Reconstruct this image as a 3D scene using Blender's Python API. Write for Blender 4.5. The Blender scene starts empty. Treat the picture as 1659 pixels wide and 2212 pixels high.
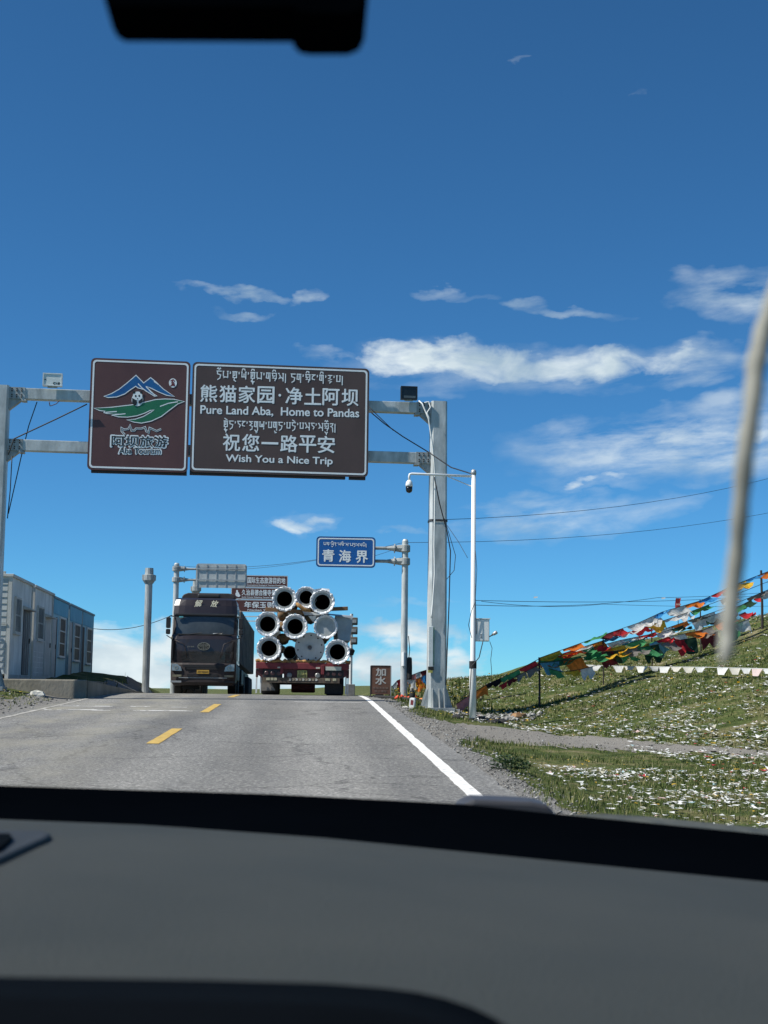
import bpy, math, random
import numpy as np
from mathutils import Vector, Matrix, noise as mnoise
PI = math.pi
R = math.radians
random.seed(7)
rng = np.random.default_rng(7)
scene = bpy.context.scene
C = scene.collection

# ------------------------------------------------------------------ camera
# photograph measured on a 1659 x 2212 grid; phone tele crop, focal length 3070 grid units
F, CX, CY = 3070.0, 829.5, 1106.0
SLOPE, ROLL, EYE = 0.0296, 0.012, Vector((0.0, 0.0, 1.40))
YAW, PITCH = R(2.8593), R(7.1839)
fwd = Vector((math.sin(YAW) * math.cos(PITCH), math.cos(YAW) * math.cos(PITCH), math.sin(PITCH)))
rgt = Vector((math.cos(YAW), -math.sin(YAW), 0))
upv = rgt.cross(fwd)
cr = rgt * math.cos(ROLL) + upv * math.sin(ROLL)
cu = -rgt * math.sin(ROLL) + upv * math.cos(ROLL)
cam_d = bpy.data.cameras.new('camera')
cam = bpy.data.objects.new('camera', cam_d)
C.objects.link(cam)
cam.matrix_world = Matrix(((cr.x, cu.x, -fwd.x, EYE.x), (cr.y, cu.y, -fwd.y, EYE.y), (cr.z, cu.z, -fwd.z, EYE.z), (0, 0, 0, 1)))
cam_d.sensor_fit = 'VERTICAL'
cam_d.sensor_height = 36.0
cam_d.lens = 36.0 * F / 2212.0
cam_d.clip_start, cam_d.clip_end = 0.05, 20000
cam_d.dof.use_dof = True
cam_d.dof.focus_distance = 38.0
cam_d.dof.aperture_fstop = cam_d.lens / 3.6
scene.camera = cam


def ray(px, py):
    return cr * (px - CX) + cu * (CY - py) + fwd * F


def P(px, py, Y):
    d = ray(px, py)
    return EYE + d * (Y / d.y)


# ------------------------------------------------------------------ light
SUN_AZ, SUN_EL = (-1.0, -0.28), R(49)
sh = Vector((SUN_AZ[0], SUN_AZ[1], 0)).normalized()
to_sun = Vector((sh.x * math.cos(SUN_EL), sh.y * math.cos(SUN_EL), math.sin(SUN_EL)))
sun_d = bpy.data.lights.new('sun', 'SUN')
sun_d.energy = 5.0
sun_d.angle = R(0.53)
sun_d.color = (1.0, 0.96, 0.89)
sun = bpy.data.objects.new('sun', sun_d)
C.objects.link(sun)
sun.rotation_euler = to_sun.to_track_quat('Z', 'Y').to_euler()

scene.view_settings.view_transform = 'Standard'
scene.view_settings.look = 'None'
scene.view_settings.exposure = 0.35
scene.view_settings.gamma = 1.0
scene.view_settings.use_curve_mapping = False
scene.cycles.use_denoising = True
scene.cycles.max_bounces = 6
scene.cycles.transparent_max_bounces = 12

world = bpy.data.worlds.new('World')
scene.world = world
world.use_nodes = True
wn, wl = world.node_tree.nodes, world.node_tree.links
wn.clear()


def wnode(t, **k):
    n = wn.new(t)
    for a, b in k.items():
        setattr(n, a, b)
    return n


def wm(op, a, b=None, c=None, clamp=False):
    n = wnode('ShaderNodeMath', operation=op, use_clamp=clamp)
    for i, x in enumerate((a, b, c)):
        if x is None:
            continue
        if isinstance(x, (int, float)):
            n.inputs[i].default_value = x
        else:
            wl.new(x, n.inputs[i])
    return n.outputs[0]


sky = wnode('ShaderNodeTexSky', sky_type='NISHITA', sun_disc=False)
sky.sun_elevation = SUN_EL
sky.sun_rotation = math.atan2(to_sun.x, to_sun.y)
sky.altitude = 3600
sky.air_density, sky.dust_density, sky.ozone_density = 1.0, 0.25, 3.2
tc = wnode('ShaderNodeTexCoord')
sep = wnode('ShaderNodeSeparateXYZ')
wl.new(tc.outputs['Generated'], sep.inputs[0])
# azimuth wrapped so that the clouds of this part of the sky go on all round
az = wm('ARCTAN2', sep.outputs[0], sep.outputs[1])
azw = wm('WRAP', az, R(25), R(-17))
el = wm('ARCSINE', sep.outputs[2])


def azel(px, py):
    d = ray(px, py).normalized()
    return math.atan2(d.x, d.y), math.asin(d.z)


cmb = wnode('ShaderNodeCombineXYZ')
wl.new(wm('MULTIPLY', az, 22.0), cmb.inputs[0])
wl.new(wm('MULTIPLY', el, 46.0), cmb.inputs[1])
n1 = wnode('ShaderNodeTexNoise', noise_dimensions='2D')
n1.inputs['Scale'].default_value = 1.0
n1.inputs['Detail'].default_value = 9.0
n1.inputs['Roughness'].default_value = 0.58
n1.inputs['Distortion'].default_value = 0.35
wl.new(cmb.outputs[0], n1.inputs['Vector'])
n2 = wnode('ShaderNodeTexNoise', noise_dimensions='2D')
n2.inputs['Scale'].default_value = 0.55
n2.inputs['Detail'].default_value = 5.0
wl.new(cmb.outputs[0], n2.inputs['Vector'])
# (centre x, centre y, half width, half height, tilt, density): firm clouds, then thin veils
CLOUDS = [(900, 776, 135, 36, -.02, 1.25), (1010, 772, 120, 40, .1, 1.2), (1130, 795, 170, 32, .04, 1.05), (1290, 795, 120, 24, .0, .75), (1325, 772, 50, 26, -.1, .9), (1480, 780, 80, 22, -.15, .7),
          (655, 1132, 60, 14, 0, .7), (1250, 1040, 34, 9, 0, .6), (1330, 1033, 50, 10, 0, .55), (1610, 660, 60, 24, .2, .5),
          (270, 1440, 260, 88, 0, 1.7), (560, 1460, 340, 52, 0, 1.5), (850, 1360, 150, 28, 0, 1.15), (860, 1445, 170, 58, 0, 1.35), (1600, 940, 150, 24, -.1, .6)]
VEILS = [(1520, 960, 420, 78, -.03, .95), (1590, 868, 150, 34, -.2, .55), (1150, 1120, 210, 52, -.08, .75), (1340, 1115, 170, 34, -.2, .5), (1600, 635, 150, 60, .1, .75), (505, 632, 130, 13, .08, .85),
         (665, 650, 44, 11, -.2, .75), (528, 680, 62, 13, .2, .55), (980, 635, 90, 12, 0, .42), (1130, 655, 55, 14, .1, .6), (1215, 672, 130, 12, .12, .6), (1480, 788, 130, 46, -.15, .7), (1230, 800, 330, 52, 0, .6),
         (880, 1148, 60, 8, 0, .4), (715, 765, 70, 18, .25, .6), (940, 790, 230, 60, 0, .5), (1133, 132, 13, 6, -.4, .4), (1370, 204, 8, 6, 0, .2), (880, 1300, 120, 8, 0, .35), (650, 1130, 90, 22, 0, .5), (1290, 1040, 140, 20, 0, .4), (1630, 775, 60, 26, 0, .5)]
warp = wnode('ShaderNodeTexNoise', noise_dimensions='2D')
warp.inputs['Scale'].default_value = 1.5
warp.inputs['Detail'].default_value = 7.0
wl.new(cmb.outputs[0], warp.inputs['Vector'])
wsep = wnode('ShaderNodeSeparateColor')
wl.new(warp.outputs['Color'], wsep.inputs[0])
azq = wm('MULTIPLY_ADD', wm('SUBTRACT', wsep.outputs[0], .5), .040, azw)
elq = wm('MULTIPLY_ADD', wm('SUBTRACT', wsep.outputs[1], .5), .020, el)


def gather(lst, k):
    acc = None
    for (x, y, hx, hy, t, dn) in lst:
        a0, e0 = azel(x, y)
        da = wm('SUBTRACT', azq, a0)
        de = wm('SUBTRACT', elq, e0)
        ct, st = math.cos(t), math.sin(t)
        u = wm('MULTIPLY_ADD', da, ct * F / hx, wm('MULTIPLY', de, -st * F / hx))
        v = wm('MULTIPLY_ADD', da, st * F / hy, wm('MULTIPLY', de, ct * F / hy))
        r2 = wm('MULTIPLY_ADD', u, u, wm('MULTIPLY', v, v))
        c = wm('MULTIPLY_ADD', r2, -dn * k, dn)
        acc = c if acc is None else wm('MAXIMUM', acc, c)
    return wm('MAXIMUM', acc, -2.0)


firm = gather(CLOUDS, .62)
veil = gather(VEILS, .8)
nz = wm('MULTIPLY', wm('SUBTRACT', n1.outputs[0], 0.62), 2.6)
alpha_f = wm('MULTIPLY', wm('ADD', firm, nz), 1.0, clamp=True)
# streaky thin cloud
cmb2 = wnode('ShaderNodeCombineXYZ')
wl.new(wm('MULTIPLY', az, 16.0), cmb2.inputs[0])
wl.new(wm('MULTIPLY_ADD', el, 58.0, wm('MULTIPLY', az, -5.0)), cmb2.inputs[1])
n3 = wnode('ShaderNodeTexNoise', noise_dimensions='2D')
n3.inputs['Scale'].default_value = 1.0
n3.inputs['Detail'].default_value = 8.0
n3.inputs['Roughness'].default_value = .6
n3.inputs['Distortion'].default_value = .15
wl.new(cmb2.outputs[0], n3.inputs['Vector'])
strk = wm('MULTIPLY', wm('SUBTRACT', n3.outputs[0], .30), 2.6, clamp=True)
alpha_v = wm('MULTIPLY', wm('MULTIPLY', wm('MAXIMUM', veil, 0.0), strk), .85, clamp=True)
alpha = wm('SUBTRACT', 1.0, wm('MULTIPLY', wm('SUBTRACT', 1.0, wm('MULTIPLY', alpha_f, .96)), wm('SUBTRACT', 1.0, alpha_v)))
ramp = wnode('ShaderNodeMixRGB')
ramp.inputs[1].default_value = (4.6, 5.9, 6.9, 1)
ramp.inputs[2].default_value = (8.0, 8.9, 9.3, 1)
wl.new(wm('MULTIPLY', wm('SUBTRACT', n2.outputs[0], 0.36), 4.0, clamp=True), ramp.inputs[0])
mix = wnode('ShaderNodeMixRGB')
wl.new(alpha, mix.inputs[0])
tint = wnode('ShaderNodeMixRGB', blend_type='MULTIPLY')
tint.inputs[0].default_value = 1.0
tint.inputs[2].default_value = (0.43, 0.96, 1.22, 1)
wl.new(sky.outputs[0], tint.inputs[1])
wl.new(tint.outputs[0], mix.inputs[1])
wl.new(ramp.outputs[0], mix.inputs[2])
bg = wnode('ShaderNodeBackground')
bg.inputs[1].default_value = 0.08
wl.new(mix.outputs[0], bg.inputs[0])
out = wnode('ShaderNodeOutputWorld')
wl.new(bg.outputs[0], out.inputs[0])

# ------------------------------------------------------------------ materials
_mats = {}


def M(name, col, rough=.6, metal=0., var=.18, scale=6., bump=0., bscale=60., col2=None, stretch=(1, 1, 1), spec=.5, lo=.35, hi=.65, detail=6., island=None, coat=0., trans=0.):
    if name in _mats:
        return _mats[name]
    m = bpy.data.materials.new(name)
    m.use_nodes = True
    nt = m.node_tree
    b = nt.nodes['Principled BSDF']
    b.inputs['Roughness'].default_value = rough
    b.inputs['Metallic'].default_value = metal
    b.inputs['Specular IOR Level'].default_value = spec
    b.inputs['Coat Weight'].default_value = coat
    t = nt.nodes.new('ShaderNodeTexCoord')
    mp = nt.nodes.new('ShaderNodeMapping')
    mp.inputs['Scale'].default_value = stretch
    nt.links.new(t.outputs['Object'], mp.inputs[0])
    n = nt.nodes.new('ShaderNodeTexNoise')
    n.inputs['Scale'].default_value = scale
    n.inputs['Detail'].default_value = detail
    n.inputs['Roughness'].default_value = .62
    nt.links.new(mp.outputs[0], n.inputs['Vector'])
    if island:
        g = nt.nodes.new('ShaderNodeNewGeometry')
        cr_ = nt.nodes.new('ShaderNodeValToRGB')
        cr_.color_ramp.interpolation = 'CONSTANT' if island[0] == 'C' else 'LINEAR'
        els = island[1]
        while len(cr_.color_ramp.elements) < len(els):
            cr_.color_ramp.elements.new(.5)
        for e, (p, c) in zip(cr_.color_ramp.elements, els):
            e.position = p
            e.color = (*c, 1)
        nt.links.new(g.outputs['Random Per Island'], cr_.inputs[0])
        nt.links.new(cr_.outputs[0], b.inputs['Base Color'])
    else:
        rp = nt.nodes.new('ShaderNodeValToRGB')
        rp.color_ramp.elements[0].position = lo
        rp.color_ramp.elements[1].position = hi
        c2 = col2 if col2 else tuple(min(1, x * (1 + var)) for x in col)
        c1 = col if col2 else tuple(x * (1 - var) for x in col)
        rp.color_ramp.elements[0].color = (*c1, 1)
        rp.color_ramp.elements[1].color = (*c2, 1)
        nt.links.new(n.outputs[0], rp.inputs[0])
        nt.links.new(rp.outputs[0], b.inputs['Base Color'])
    if bump:
        n2_ = nt.nodes.new('ShaderNodeTexNoise')
        n2_.inputs['Scale'].default_value = bscale
        n2_.inputs['Detail'].default_value = 5
        nt.links.new(mp.outputs[0], n2_.inputs['Vector'])
        bp = nt.nodes.new('ShaderNodeBump')
        bp.inputs['Strength'].default_value = bump
        bp.inputs['Distance'].default_value = .02
        nt.links.new(n2_.outputs[0], bp.inputs['Height'])
        nt.links.new(bp.outputs[0], b.inputs['Normal'])
    if trans:
        tr = nt.nodes.new('ShaderNodeBsdfTranslucent')
        src = b.inputs['Base Color'].links[0].from_socket
        nt.links.new(src, tr.inputs[0])
        mx = nt.nodes.new('ShaderNodeMixShader')
        mx.inputs[0].default_value = trans
        nt.links.new(b.outputs[0], mx.inputs[1])
        nt.links.new(tr.outputs[0], mx.inputs[2])
        nt.links.new(mx.outputs[0], nt.nodes['Material Output'].inputs[0])
    _mats[name] = m
    return m


GALV = M('galvanised steel', (.30, .325, .32), .5, .15, col2=(.62, .65, .64), scale=3.2, bump=.15, bscale=14, stretch=(1, 1, .4), lo=.3, hi=.68)
GALVB = M('dull galvanised steel', (.24, .26, .255), .55, .2, col2=(.44, .46, .45), scale=5, stretch=(1, 1, .3))
BOLT = M('rusty bolt', (.035, .02, .015), .8, .2, var=.5, scale=30)
WHITE = M('white paint', (.78, .79, .77), .45, var=.05, scale=4)
WHITED = M('dusty white paint', (.58, .59, .57), .55, col2=(.72, .72, .70), scale=7)
RETRO = M('white sheeting', (.80, .84, .85), .5, var=.04, scale=3)
BROWN_A = M('wine brown sheeting', (.088, .036, .036), .5, col2=(.115, .050, .046), scale=.9, stretch=(1, 1, .5))
BROWN_B = M('dark brown sheeting', (.070, .044, .038), .5, col2=(.092, .058, .050), scale=.9, stretch=(1, 1, .5))
BROWN_C = M('red brown sheeting', (.10, .032, .026), .5, var=.12, scale=1.2)
BLUE = M('blue sheeting', (.006, .10, .36), .42, var=.06, scale=1.2)
DARK = M('dark sign edge', (.03, .022, .022), .6)
BLACK = M('black plastic', (.012, .013, .014), .5, var=.2)
RUBBER = M('black rubber', (.018, .018, .018), .85, var=.25, scale=12, bump=.2)
CABLE = M('black cable', (.012, .012, .014), .6)
WHITECABLE = M('white cable', (.7, .72, .7), .5, var=.05)
ALU = M('grey aluminium', (.34, .35, .35), .45, .4, col2=(.46, .47, .46), scale=3)


# ------------------------------------------------------------------ mesh helpers
class MB:
    def __init__(s):
        s.v, s.f = [], []

    def add(s, vs, fs):
        k = len(s.v)
        s.v += [tuple(v) for v in vs]
        s.f += [tuple(i + k for i in f) for f in fs]
        return s

    def b(s, x0, x1, y0, y1, z0, z1):
        return s.add([(x0, y0, z0), (x1, y0, z0), (x1, y1, z0), (x0, y1, z0), (x0, y0, z1), (x1, y0, z1), (x1, y1, z1), (x0, y1, z1)],
                     [(0, 3, 2, 1), (4, 5, 6, 7), (0, 1, 5, 4), (1, 2, 6, 5), (2, 3, 7, 6), (3, 0, 4, 7)])

    def hexa(s, lo, hi):
        # lo and hi: four corners each, counter-clockwise seen from above
        return s.add(list(lo) + list(hi), [(0, 3, 2, 1), (4, 5, 6, 7), (0, 1, 5, 4), (1, 2, 6, 5), (2, 3, 7, 6), (3, 0, 4, 7)])

    def tube(s, pts, r, n=8, caps=True):
        pts = [Vector(p) for p in pts]
        rs = r if isinstance(r, (list, tuple)) else [r] * len(pts)
        rings = []
        ref = None
        for i, p in enumerate(pts):
            d = (pts[min(i + 1, len(pts) - 1)] - pts[max(i - 1, 0)])
            d = d.normalized() if d.length > 1e-9 else Vector((0, 0, 1))
            if ref is None:
                ref = Vector((0, 0, 1)) if abs(d.z) < .9 else Vector((0, 1, 0))
            a = d.cross(ref).normalized()
            b = a.cross(d).normalized()
            ref = b
            rings.append([p + (a * math.cos(2 * PI * k / n) + b * math.sin(2 * PI * k / n)) * rs[i] for k in range(n)])
        vs = [v for rg in rings for v in rg]
        fs = []
        for i in range(len(pts) - 1):
            for k in range(n):
                k2 = (k + 1) % n
                fs.append((i * n + k, i * n + k2, (i + 1) * n + k2, (i + 1) * n + k))
        if caps:
            fs.append(tuple(range(n - 1, -1, -1)))
            fs.append(tuple((len(pts) - 1) * n + k for k in range(n)))
        return s.add(vs, fs)

    def lathe(s, prof, n, o, ax, close=True):
        # prof: (radius, distance along axis)
        ax = Vector(ax).normalized()
        o = Vector(o)
        ref = Vector((0, 0, 1)) if abs(ax.z) < .9 else Vector((0, 1, 0))
        a = ax.cross(ref).normalized()
        b = a.cross(ax)
        vs = [o + ax * z + (a * math.cos(2 * PI * k / n) + b * math.sin(2 * PI * k / n)) * r for (r, z) in prof for k in range(n)]
        fs = [(i * n + k, i * n + (k + 1) % n, (i + 1) * n + (k + 1) % n, (i + 1) * n + k) for i in range(len(prof) - 1) for k in range(n)]
        if close:
            fs.append(tuple(range(n - 1, -1, -1)))
            fs.append(tuple((len(prof) - 1) * n + k for k in range(n)))
        return s.add(vs, fs)

    def prism(s, poly, y0, y1):
        # poly in (x, z), extruded from y0 (front, towards the viewer) to y1
        n = len(poly)
        vs = [(x, y0, z) for x, z in poly] + [(x, y1, z) for x, z in poly]
        fs = [tuple(range(n)), tuple(range(2 * n - 1, n - 1, -1))] + [(i, i + n, (i + 1) % n + n, (i + 1) % n) for i in range(n)]
        return s.add(vs, fs)

    def ring(s, outer, inner, y0, y1):
        n = len(outer)
        vs = [(x, y0, z) for x, z in outer] + [(x, y0, z) for x, z in inner] + [(x, y1, z) for x, z in outer] + [(x, y1, z) for x, z in inner]
        fs = []
        for i in range(n):
            j = (i + 1) % n
            fs += [(i, j, n + j, n + i), (2 * n + i, 3 * n + i, 3 * n + j, 2 * n + j), (i, 2 * n + i, 2 * n + j, j), (n + i, n + j, 3 * n + j, 3 * n + i)]
        return s.add(vs, fs)

    def ribbon(s, pts, w, y, closed=False):
        # flat mitred stroke in the x-z plane at depth y
        pts = [Vector(p) for p in pts]
        n = len(pts)
        L, Rr = [], []
        for i in range(n):
            a = pts[(i - 1) % n] if (closed or i > 0) else pts[i] * 2 - pts[i + 1]
            c = pts[(i + 1) % n] if (closed or i < n - 1) else pts[i] * 2 - pts[i - 1]
            d1 = (pts[i] - a)
            d2 = (c - pts[i])
            d1 = d1.normalized() if d1.length else Vector((1, 0))
            d2 = d2.normalized() if d2.length else d1
            n1_ = Vector((-d1.y, d1.x))
            n2_ = Vector((-d2.y, d2.x))
            m = n1_ + n2_
            m = m.normalized() if m.length > .3 else n1_
            k = min(1.6, 1 / max(.4, m.dot(n1_)))
            L.append(pts[i] + m * w * .5 * k)
            Rr.append(pts[i] - m * w * .5 * k)
        vs = [(q.x, y, q.y) for q in L] + [(q.x, y, q.y) for q in Rr]
        fs = [(i, (i + 1) % n, n + (i + 1) % n, n + i) for i in range(n if closed else n - 1)]
        return s.add(vs, fs)

    def build(s, name, mat, parent=None, smooth=False, bevel=0., seg=2):
        me = bpy.data.meshes.new(name)
        me.from_pydata(s.v, [], s.f)
        me.update()
        if smooth:
            me.polygons.foreach_set('use_smooth', [True] * len(me.polygons))
        o = bpy.data.objects.new(name, me)
        C.objects.link(o)
        if mat:
            me.materials.append(mat)
        if parent:
            o.parent = parent
        if bevel:
            md = o.modifiers.new('bevel', 'BEVEL')
            md.width, md.segments, md.limit_method = bevel, seg, 'ANGLE'
            md.harden_normals = False
        return o


def tag(o, label, cat, group=None, kind=None):
    if label:
        o['label'] = label
    if cat:
        o['category'] = cat
    if group:
        o['group'] = group
    if kind:
        o['kind'] = kind
    return o


def thing(name, label, cat, loc=(0, 0, 0), rz=0., group=None, rx=0.):
    o = bpy.data.objects.new(name, None)
    C.objects.link(o)
    o.empty_display_size = .2
    o.location = loc
    o.rotation_euler = (rx, 0, rz)
    return tag(o, label, cat, group)


def copy_tree(o, parent=None):
    c = o.copy()
    C.objects.link(c)
    c.parent = parent
    for ch in o.children:
        copy_tree(ch, c)
    return c


def rrect(x0, x1, z0, z1, r, n=5):
    p = []
    for cx, cz, a in ((x1 - r, z1 - r, 0), (x0 + r, z1 - r, 90), (x0 + r, z0 + r, 180), (x1 - r, z0 + r, 270)):
        for k in range(n + 1):
            t = R(a + 90 * k / n)
            p.append((cx + r * math.cos(t), cz + r * math.sin(t)))
    return p


def text(name, body, mat, parent, x0, x1, zc, h, y, bold=.0, depth=.004, slant=0., skew=0.):
    cu_ = bpy.data.curves.new('t', 'FONT')
    cu_.body = body
    cu_.extrude = .01
    o = bpy.data.objects.new('t', cu_)
    C.objects.link(o)
    dg = bpy.context.evaluated_depsgraph_get()
    me = bpy.data.meshes.new_from_object(o.evaluated_get(dg))
    bpy.data.objects.remove(o)
    co = np.empty(len(me.vertices) * 3)
    me.vertices.foreach_get('co', co)
    co = co.reshape(-1, 3)
    mn, mx = co.min(0), co.max(0)
    u = (co[:, 0] - mn[0]) / (mx[0] - mn[0])
    w = (co[:, 1] - mn[1]) / (mx[1] - mn[1]) - .5
    new = np.empty_like(co)
    new[:, 0] = x0 + u * (x1 - x0) + slant * w * h
    new[:, 1] = y - depth * (co[:, 2] + .01) / .02
    new[:, 2] = zc + w * h + skew * (u - .5) * (x1 - x0)
    me.vertices.foreach_set('co', new.ravel())
    me.update()
    if bold:
        # heavier strokes: the same letters again, shifted a little and each a hair lower than the last
        n0 = len(new)
        fs = [tuple(p.vertices) for p in me.polygons]
        sx, sz = bold * (x1 - x0) / (mx[0] - mn[0]), bold * h / (mx[1] - mn[1])
        av, af = [new], list(fs)
        offs = ((1, 0), (-1, 0), (0, 1), (0, -1)) if bold < .04 else ((1, 0), (-1, 0), (0, 1), (0, -1), (.7, .7), (-.7, .7), (.7, -.7), (-.7, -.7))
        for k, (ox, oz) in enumerate(offs):
            q = new.copy()
            q[:, 0] += ox * sx
            q[:, 2] += oz * sz
            q[:, 1] = y - (depth - (k + 1) * depth * .09) * (co[:, 2] + .01) / .02
            av.append(q)
            af += [tuple(i + (k + 1) * n0 for i in f) for f in fs]
        me = bpy.data.meshes.new(name)
        me.from_pydata(np.concatenate(av).tolist(), [], af)
        me.update()
    me.materials.clear()
    me.materials.append(mat)
    ob = bpy.data.objects.new(name, me)
    C.objects.link(ob)
    ob.parent = parent
    return ob


# Tibetan letters as strokes: x 0..w, y 1 = head line, 0 = foot
TIB = {
    'd': (.62, [[(0, 1), (.6, 1)], [(.12, 1), (.12, .72), (.5, .62), (.42, .3), (.12, .12)]]),
    'm': (.72, [[(0, 1), (.2, 1)], [(.1, 1), (.1, .5), (.32, .42), (.1, .34)], [(.32, .42), (.62, .42)], [(.5, 1), (.72, 1)], [(.62, 1), (.62, .3)]]),
    'k': (.6, [[(0, 1), (.6, 1)], [(.1, 1), (.1, .4), (.5, .4), (.5, 1)], [(.3, 1), (.3, .62), (.1, .62)], [(.3, .4), (.2, .15), (.45, .0)]]),
    'y': (.66, [[(0, 1), (.2, 1)], [(.1, 1), (.1, .5), (.35, .5), (.35, .85)], [(.35, .5), (.56, .5)], [(.45, 1), (.66, 1)], [(.56, 1), (.56, .25)]]),
    'g': (.58, [[(0, 1), (.56, 1)], [(.1, 1), (.05, .5), (.3, .45), (.3, 1)], [(.48, 1), (.48, .12)]]),
    'z': (.66, [[(0, 1), (.64, 1)], [(.1, 1), (.12, .7), (.4, .75), (.12, .5), (.5, .48), (.38, .2)], [(.56, 1), (.56, .4)]]),
    's': (.72, [[(0, 1), (.2, 1)], [(.1, 1), (.3, .7), (.1, .45), (.4, .6), (.62, .45)], [(.5, 1), (.72, 1)], [(.62, 1), (.62, .2)]]),
    'n': (.5, [[(0, 1), (.48, 1)], [(.36, 1), (.36, .8), (.08, .7), (.34, .6), (.4, .08)]]),
    'N': (.5, [[(0, 1), (.5, 1)], [(.4, 1), (.1, .8), (.1, .55), (.42, .5)]]),
    'r': (.5, [[(0, 1), (.5, 1)], [(.12, 1), (.15, .78), (.44, .6), (.3, .35)]]),
    'b': (.58, [[(0, 1), (.22, 1)], [(.1, 1), (.1, .42), (.48, .42), (.48, 1)], [(.36, 1), (.58, 1)]]),
    'j': (.56, [[(0, 1), (.56, 1)], [(.28, 1), (.28, .75), (.08, .68), (.48, .6), (.08, .45), (.46, .38), (.2, .2)]]),
    'a': (.58, [[(0, 1), (.56, 1)], [(.1, 1), (.4, .8), (.12, .6), (.46, .5), (.42, .2), (.15, .1)]]),
    'l': (.7, [[(0, 1), (.2, 1)], [(.1, 1), (.1, .5), (.32, .5), (.32, .8)], [(.32, .5), (.42, .5), (.42, .8)], [(.42, .5), (.6, .5)], [(.5, 1), (.7, 1)], [(.6, 1), (.6, .2)]]),
    "'": (.24, [[(.08, 1), (.12, .86), (.06, .76)]]),
    '|': (.2, [[(.08, 1), (.08, .05)]]),
    ' ': (.3, []),
}
TIBV = {'o': [[(.05, 1.22), (.2, 1.32), (.3, 1.15), (.42, 1.32), (.52, 1.2)]], 'i': [[(.1, 1.14), (.2, 1.32), (.42, 1.3), (.46, 1.14)]],
        'u': [[(.2, .1), (.3, -.12), (.5, -.08)]], 'q': [[(.08, .14), (.3, -.05), (.5, .1)], [(.3, -.05), (.32, -.22)]], 'e': [[(.1, 1.3), (.3, 1.18), (.48, 1.14)]]}


def tibetan(name, s, mat, parent, x0, x1, zc, h, y, w=.1, skew=0.):
    strokes, x, last = [], 0., 0.
    for ch in s:
        if ch in TIBV:
            strokes += [[(last + a, b) for a, b in st] for st in TIBV[ch]]
        else:
            wd, sts = TIB[ch]
            last = x
            strokes += [[(x + a, b) for a, b in st] for st in sts]
            x += wd + .1
    k = (x1 - x0) / x
    kz = h / 1.55
    mb = MB()
    for i, st in enumerate(strokes):
        mb.ribbon([(x0 + a * k, zc + (b - .55) * kz + skew * (a / x - .5) * (x1 - x0)) for a, b in st], w * kz, y - .0006 * (i % 7))
    return mb.build(name, mat, parent)


class Plane:
    """vertical plane through A heading to B; pixel -> (s along AB, z above A)"""

    def __init__(s, A, B, off=0.):
        s.A = Vector(A)
        s.t = (Vector((B[0], B[1], 0)) - Vector((A[0], A[1], 0))).normalized()
        s.n = Vector((s.t.y, -s.t.x, 0))
        s.off = off
        s.rz = math.atan2(s.t.y, s.t.x)

    def __call__(s, px, py):
        d = ray(px, py)
        q = s.A + s.n * s.off
        k = (q - EYE).dot(s.n) / d.dot(s.n)
        w = EYE + d * k
        return (w - s.A).dot(s.t), w.z - s.A.z
# ------------------------------------------------------------------ terrain
def lin(y):
    return SLOPE * y


def zr(y):
    y = np.asarray(y, float)
    z = SLOPE * y - .00125 * np.maximum(0, np.minimum(y, 80) - 36) ** 2
    s80 = SLOPE - .0025 * 44
    z = np.where(y > 80, (SLOPE * 80 - .00125 * 44 ** 2) + s80 * (np.minimum(y, 230) - 80), z)
    z = np.where(y > 230, z + .0030 * np.minimum(y - 230, 3000), z)
    return z


XS = [2.2, 3., 3.7, 5.3, 6.3, 7.4, 9., 12., 15., 20., 30., 80.]
TAB = {5: [-.1, -.2, -.25, -.28, -.28, -.25, -.15, .05, .3, .7, 1.6, 5], 22: [-.1, -.2, -.25, -.3, -.3, -.25, -.12, .2, .6, 1.3, 2.6, 7],
       32.5: [-.08, -.2, -.25, -.39, -.22, .03, .45, 1.1, 1.75, 2.6, 4.0, 9], 38: [-.08, -.16, -.25, -.34, -.18, .12, .55, 1.25, 2.0, 3.0, 4.6, 10],
       50: [-.02, .12, .25, .38, .45, .58, .92, 1.5, 2.5, 3.6, 5.4, 11]}
TY = sorted(TAB)


def rel_right(x, y):
    x = np.asarray(x, float)
    y = np.asarray(y, float)
    cols = [np.interp(x, XS, TAB[k]) for k in TY]
    r = cols[0].copy()
    for i in range(len(TY) - 1):
        t = np.clip((y - TY[i]) / (TY[i + 1] - TY[i]), 0, 1)
        t = t * t * (3 - 2 * t)
        r = np.where(y > TY[i], cols[i] * (1 - t) + cols[i + 1] * t, r)
    return r


def wob(x, y):
    return (np.sin(x * 1.7 + 1.3 * np.sin(y * .9)) * np.sin(y * 1.3 + .7 * np.sin(x * 1.1 + 2)) * .5 + np.sin(x * 4.1 + y * 2.3) * np.sin(y * 3.7 - x * 1.9) * .22
            + np.sin(x * 9.3 + 1.7 * np.sin(y * 5.1)) * np.sin(y * 8.3 - x * 3) * .12)


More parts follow.
